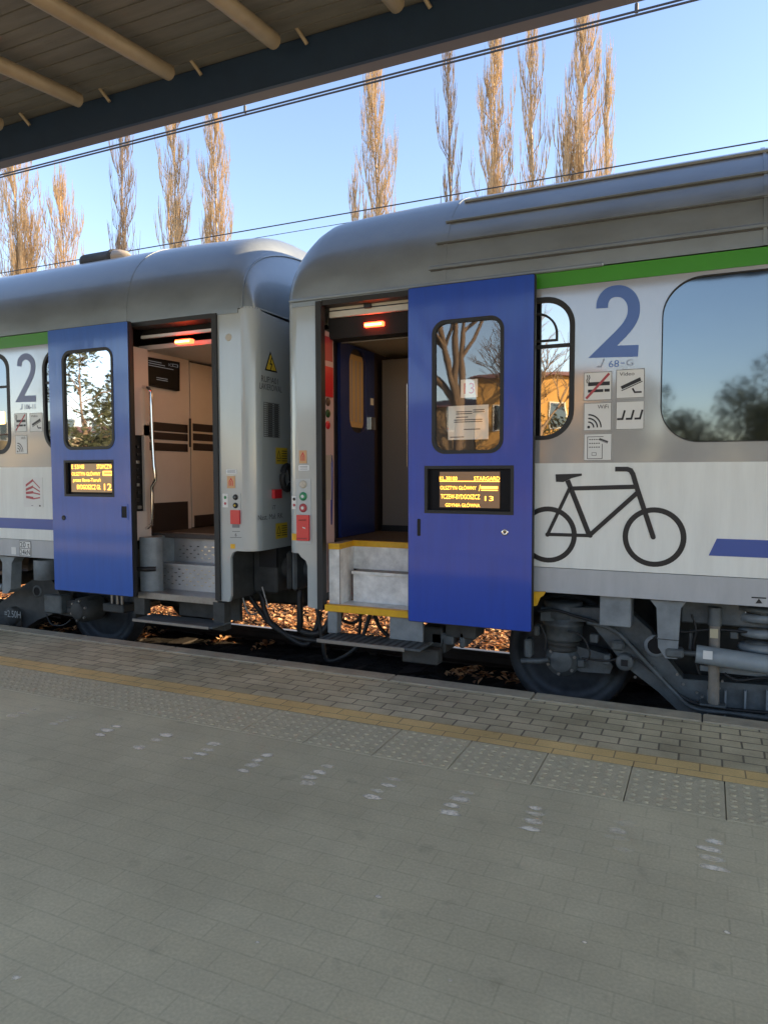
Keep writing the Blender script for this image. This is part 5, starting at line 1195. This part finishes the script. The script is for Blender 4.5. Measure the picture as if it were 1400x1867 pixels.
# ================================================================== TREES
bark_g = mat('poplar_bark_grey', (0.22, 0.17, 0.12), .8, var=.3, vscale=3); twig_g = mat('poplar_twigs_grey', (0.27, 0.20, 0.13), .8, var=.25, vscale=2)
bark_w = mat('poplar_bark_golden', (0.38, 0.28, 0.16), .8, var=.3, vscale=3)
twig_w = mat('poplar_twigs', (0.45, 0.33, 0.19), .8, var=.25, vscale=2)
def poplar(x, y, h, wid, seed, label, dens=1.0, leaders=0, lean=0.0, grey=False):
    bark, twig_m = (bark_g, twig_g) if grey else (bark_w, twig_w)
    rn = random.Random(seed); base = Vector((x, y, -.7))
    t = thing('poplar_tree', base, label, 'tree', 'row of bare poplars beyond the train')
    def axis(hh, off, r0):
        pts = []; ox = oy = 0; N_ = 16
        for i in range(N_+1):
            u = i/N_; ox += rn.uniform(-.10, .10); oy += rn.uniform(-.10, .10)
            pts.append(base+Vector((off*min(1, u*2.2)+ox*.8+lean*u, oy*.8, hh*u)))
        return pts
    tk = MB(); axes = [(axis(h, 0, 0), h)]
    for k in range(leaders): axes.append((axis(h*rn.uniform(.6, .82), rn.choice((-1, 1))*rn.uniform(.4, .85), 0), h*.7))
    for pts, hh in axes: tk.tube(pts, .20 if hh == h else .12, bark, 6, r1=.012)
    tk.build('trunk', t)
    br = MB(); tw = MB()
    def seg(mb, pts, r0, r1):
        n = 3; rings = []
        for i, p in enumerate(pts):
            r = r0+(r1-r0)*i/(len(pts)-1); rings.append([p+Vector((math.cos(2.094*k)*r, math.sin(2.094*k)*r, 0)) for k in range(3)])
        vs = [q for g_ in rings for q in g_]; fs = []
        for i in range(len(pts)-1):
            for k in range(3): fs.append((i*3+k, i*3+(k+1) % 3, i*3+3+(k+1) % 3, i*3+3+k))
        return vs, fs
    for ai, (pts, hh) in enumerate(axes):
        nb = int((155 if ai == 0 else 80)*dens)
        for b_ in range(nb):
            u = .10+.87*(b_+rn.random())/nb; f = u*16; i = min(15, int(f)); p = pts[i].lerp(pts[i+1], f-i)
            L = (1.2+3.6*(1-u)**.7*min(1, u*4+.3))*rn.uniform(.55, 1.2); a = rn.uniform(0, 6.283)
            W_ = wid*1.2*rn.uniform(.25, 1.1)*min(1, (1-u)*3.2+.25)*(1 if ai == 0 else .55)
            q = [p]
            for s_ in (.2, .45, .7, 1.0):
                o = W_*(1-(1-s_)**2.4); q.append(p+Vector((math.cos(a)*o+rn.uniform(-.06, .06), math.sin(a)*o+rn.uniform(-.06, .06), L*s_)))
            br.add(*seg(br, q, .045*(1-u*.55), .012), bark)
            for k in range(int(13*max(.7,dens))):
                s_ = rn.uniform(.15, 1); f2 = s_*4; j = min(3, int(f2)); c = q[j].lerp(q[j+1], f2-j); a2 = rn.uniform(0, 6.283); l2 = rn.uniform(.6, 1.5); o = rn.uniform(.06, .20)
                m1 = c+Vector((math.cos(a2)*o*.7, math.sin(a2)*o*.7, l2*.45)); m2 = c+Vector((math.cos(a2)*o, math.sin(a2)*o, l2))
                tw.add(*seg(tw, [c, m1, m2], .016, .007), twig_m)
    br.build('branches', t); tw.build('twigs', t)
def tree_at(px, py, wid, seed, label, **k):
    p = P(px, py, 38); poplar(p.x, 38+random.Random(seed).uniform(-1.2, 1.2), p.z+.7, wid, seed, label, **k)
tree_at(48, 255, 1.9, 1, 'broad golden bare poplar at the far left edge, beside the canopy beam', leaders=3, dens=1.35)
tree_at(90, 330, 1.3, 2, 'short bare poplar just right of the broad one at the left edge', dens=1.1)
tree_at(233, 232, .95, 3, 'slim grey brown bare poplar above the dark roof vent', dens=.8, leaders=1, grey=True)
tree_at(330, 195, .95, 4, 'tall bare poplar, left one of the close pair beside the canopy beam', dens=.9, leaders=1)
tree_at(383, 185, .95, 5, 'tall golden bare poplar, right one of the close pair beside the canopy beam', leaders=1)
tree_at(292, 340, .4, 6, 'thin young bare poplar at the foot of the close pair', dens=.35)
tree_at(700, 100, 1.0, 7, 'bare poplar standing alone above the gap side end of the right coach roof', leaders=1)
tree_at(666, 350, .5, 8, 'low thin sapling left of the lone poplar above the coach roof', dens=.35)
tree_at(836, 85, .7, 9, 'thin grey leaning bare poplar, first to the right of the lone one', dens=.5, lean=-.4, grey=True)
tree_at(893, 55, 1.0, 10, 'full golden bare poplar second from the left among the right hand group', leaders=1)
tree_at(975, 40, .75, 11, 'narrow column shaped bare poplar between two fuller ones', dens=.75)
tree_at(1075, 12, 1.15, 12, 'tallest fullest golden poplar, rightmost of the row', leaders=2, dens=1.15)
tree_at(1112, 125, .42, 13, 'short side poplar touching the right of the tallest one', dens=.45)
tree_at(1042, 270, .5, 14, 'small thin bare poplar at the foot of the tallest one', dens=.3)

# ================================================================== BEHIND THE PHOTOGRAPHER (seen only in the reflections)
def bare_tree(x, y, h, seed, label):
    rn = random.Random(seed); t = thing('bare_tree', (x, y, -.7), label, 'tree', 'trees behind the platform')
    tk = MB(); br = MB(); bk = mat('dark_bark', (.13, .09, .06), .85, var=.3)
    def grow(p, d, L, r, lv):
        pts = [p]; q = p
        for i in range(3): q = q+(d+Vector((rn.uniform(-.15, .15), rn.uniform(-.15, .15), rn.uniform(-.05, .12)))).normalized()*L/3; pts.append(q)
        (tk if lv < 2 else br).tube(pts, r, bk, 6 if lv < 2 else 3, r1=r*.6, cap=False)
        if lv >= 5: return
        for k in range((4, 3, 4, 4, 3, 3)[lv]):
            a = rn.uniform(0, 6.28); sp = rn.uniform(.4, .9); nd = (d+Vector((math.cos(a)*sp, math.sin(a)*sp, rn.uniform(-.1, .3)))).normalized()
            grow(pts[rn.choice((2, 3, 3))], nd, L*rn.uniform(.62, .8), r*.58, lv+1)
    grow(Vector((x, y, -.7)), Vector((0, 0, 1)), h*.3, .24, 0); tk.build('trunk', t); br.build('crown', t)
bare_tree(-7.5, -13, 14, 21, 'big bare spreading tree reflected in the window of the right door')
bare_tree(-9.3, -29, 13, 22, 'second bare tree behind the platform seen in the small window reflection')
def leafy(x, y, h, w, seed, label, n=5000, z0=.25, colr=(.05, .06, .03)):
    rn = random.Random(seed); t = thing('leafy_tree', (x, y, -.7), label, 'tree', 'trees behind the platform')
    tk = MB(); bk = mat('dark_bark', (.13, .09, .06), .85); top = Vector((x, y, h*.8)); tk.tube([(x, y, -.7), (x+.2, y, h*.4), top], .2, bk, 7, r1=.04)
    cl = []
    for k in range(26):
        u = rn.uniform(z0, 1); a = rn.uniform(0, 6.28); r_ = w*rn.uniform(.2, 1)*math.sin(math.pi*min(.95, (u-z0)/(1-z0)*.9+.08)); c = Vector((x+math.cos(a)*r_, y+math.sin(a)*r_, h*u)); cl.append((c, w*rn.uniform(.2, .38)))
        tk.tube([(x, y, h*u*.8), tuple(c)], .04, bk, 4, r1=.01)
    tk.build('trunk', t); g = MB(); lmx = mat('evergreen_leaf%d' % seed, colr, .6, var=.4, vscale=2); vs, fs = [], []
    for i in range(n):
        c, rr_ = rn.choice(cl); v = Vector((rn.gauss(0, 1), rn.gauss(0, 1), rn.gauss(0, 1))).normalized()*rr_*rn.random()**.4; p = c+v; s_ = rn.uniform(.08, .2)
        d = Vector((rn.gauss(0, 1), rn.gauss(0, 1), rn.gauss(0, 1))).normalized(); e_ = d.orthogonal().normalized(); o = len(vs)
        vs += [p-d*s_, p+e_*s_*.5, p+d*s_, p-e_*s_*.5]; fs.append((o, o+1, o+2, o+3))
    g.add(vs, fs, lmx); g.build('crown', t)
leafy(-33.5, -21, 9.5, 3.2, 31, 'dark leafy tree reflected in the window of the left door', 3500)
leafy(-36, -26, 8, 2.6, 32, 'second dark leafy tree behind the left part of the platform', 2500)
leafy(-4.5, -34, 6.4, 5, 33, 'low dark tree reflected at the left of the big coach window', 9000, .02)
leafy(3.0, -36, 6.2, 5.5, 34, 'low dark tree reflected at the middle of the big coach window', 9000, .02)
leafy(10, -34, 5.6, 5, 35, 'low dark tree reflected at the right of the big coach window', 9000, .02)
def house(x0, x1, y0, y1, h, wallm, label, rows=2):
    t = thing('station_building', ((x0+x1)/2, (y0+y1)/2, -.7), label, 'building', 'buildings behind the platform')
    g = MB(); g.box((x0, y0, -.7), (x1, y1, h), wallm); g.build('wall', t)
    g = MB(); rm = mat('roof_tile_red', (.22, .09, .06), .8, var=.2); ym = (y0+y1)/2
    g.prism([(x0-.4, y0-.4, h), (x0-.4, y1+.4, h), (x0-.4, ym, h+.9)], (x1-x0+.8, 0, 0), rm); g.build('roof', t)
    n = int((x1-x0)/2.4)
    for r_ in range(rows):
        for k in range(n):
            x = x0+(k+.5)*(x1-x0)/n; z = 1.2+r_*2.9; g = MB(); g.box((x-.5, y1, z), (x+.5, y1+.05, z+1.5), white); w = g.build('window', t); g = MB(); g.box((x-.44, y1+.052, z+.06), (x+.44, y1+.056, z+1.44), g_dark); g.build('pane', w)
orange = mat('ochre_plaster', (.50, .29, .09), .85, var=.15, vscale=1.5); beige = mat('beige_plaster', (.45, .36, .22), .85, var=.15, vscale=1.5)
house(-13.2, -6.6, -42, -33, 7.2, orange, 'ochre plastered building reflected in the small window beside the right door')
house(-29, -13.4, -42, -33.3, 5.6, mat('brown_plaster', (.24, .17, .10), .85, var=.2, vscale=1.5), 'dull brown building left of the ochre one behind the platform')
house(-56, -38, -40, -30, 4.6, beige, 'beige low building reflected in the left door window')
S.cycles.max_bounces = 8
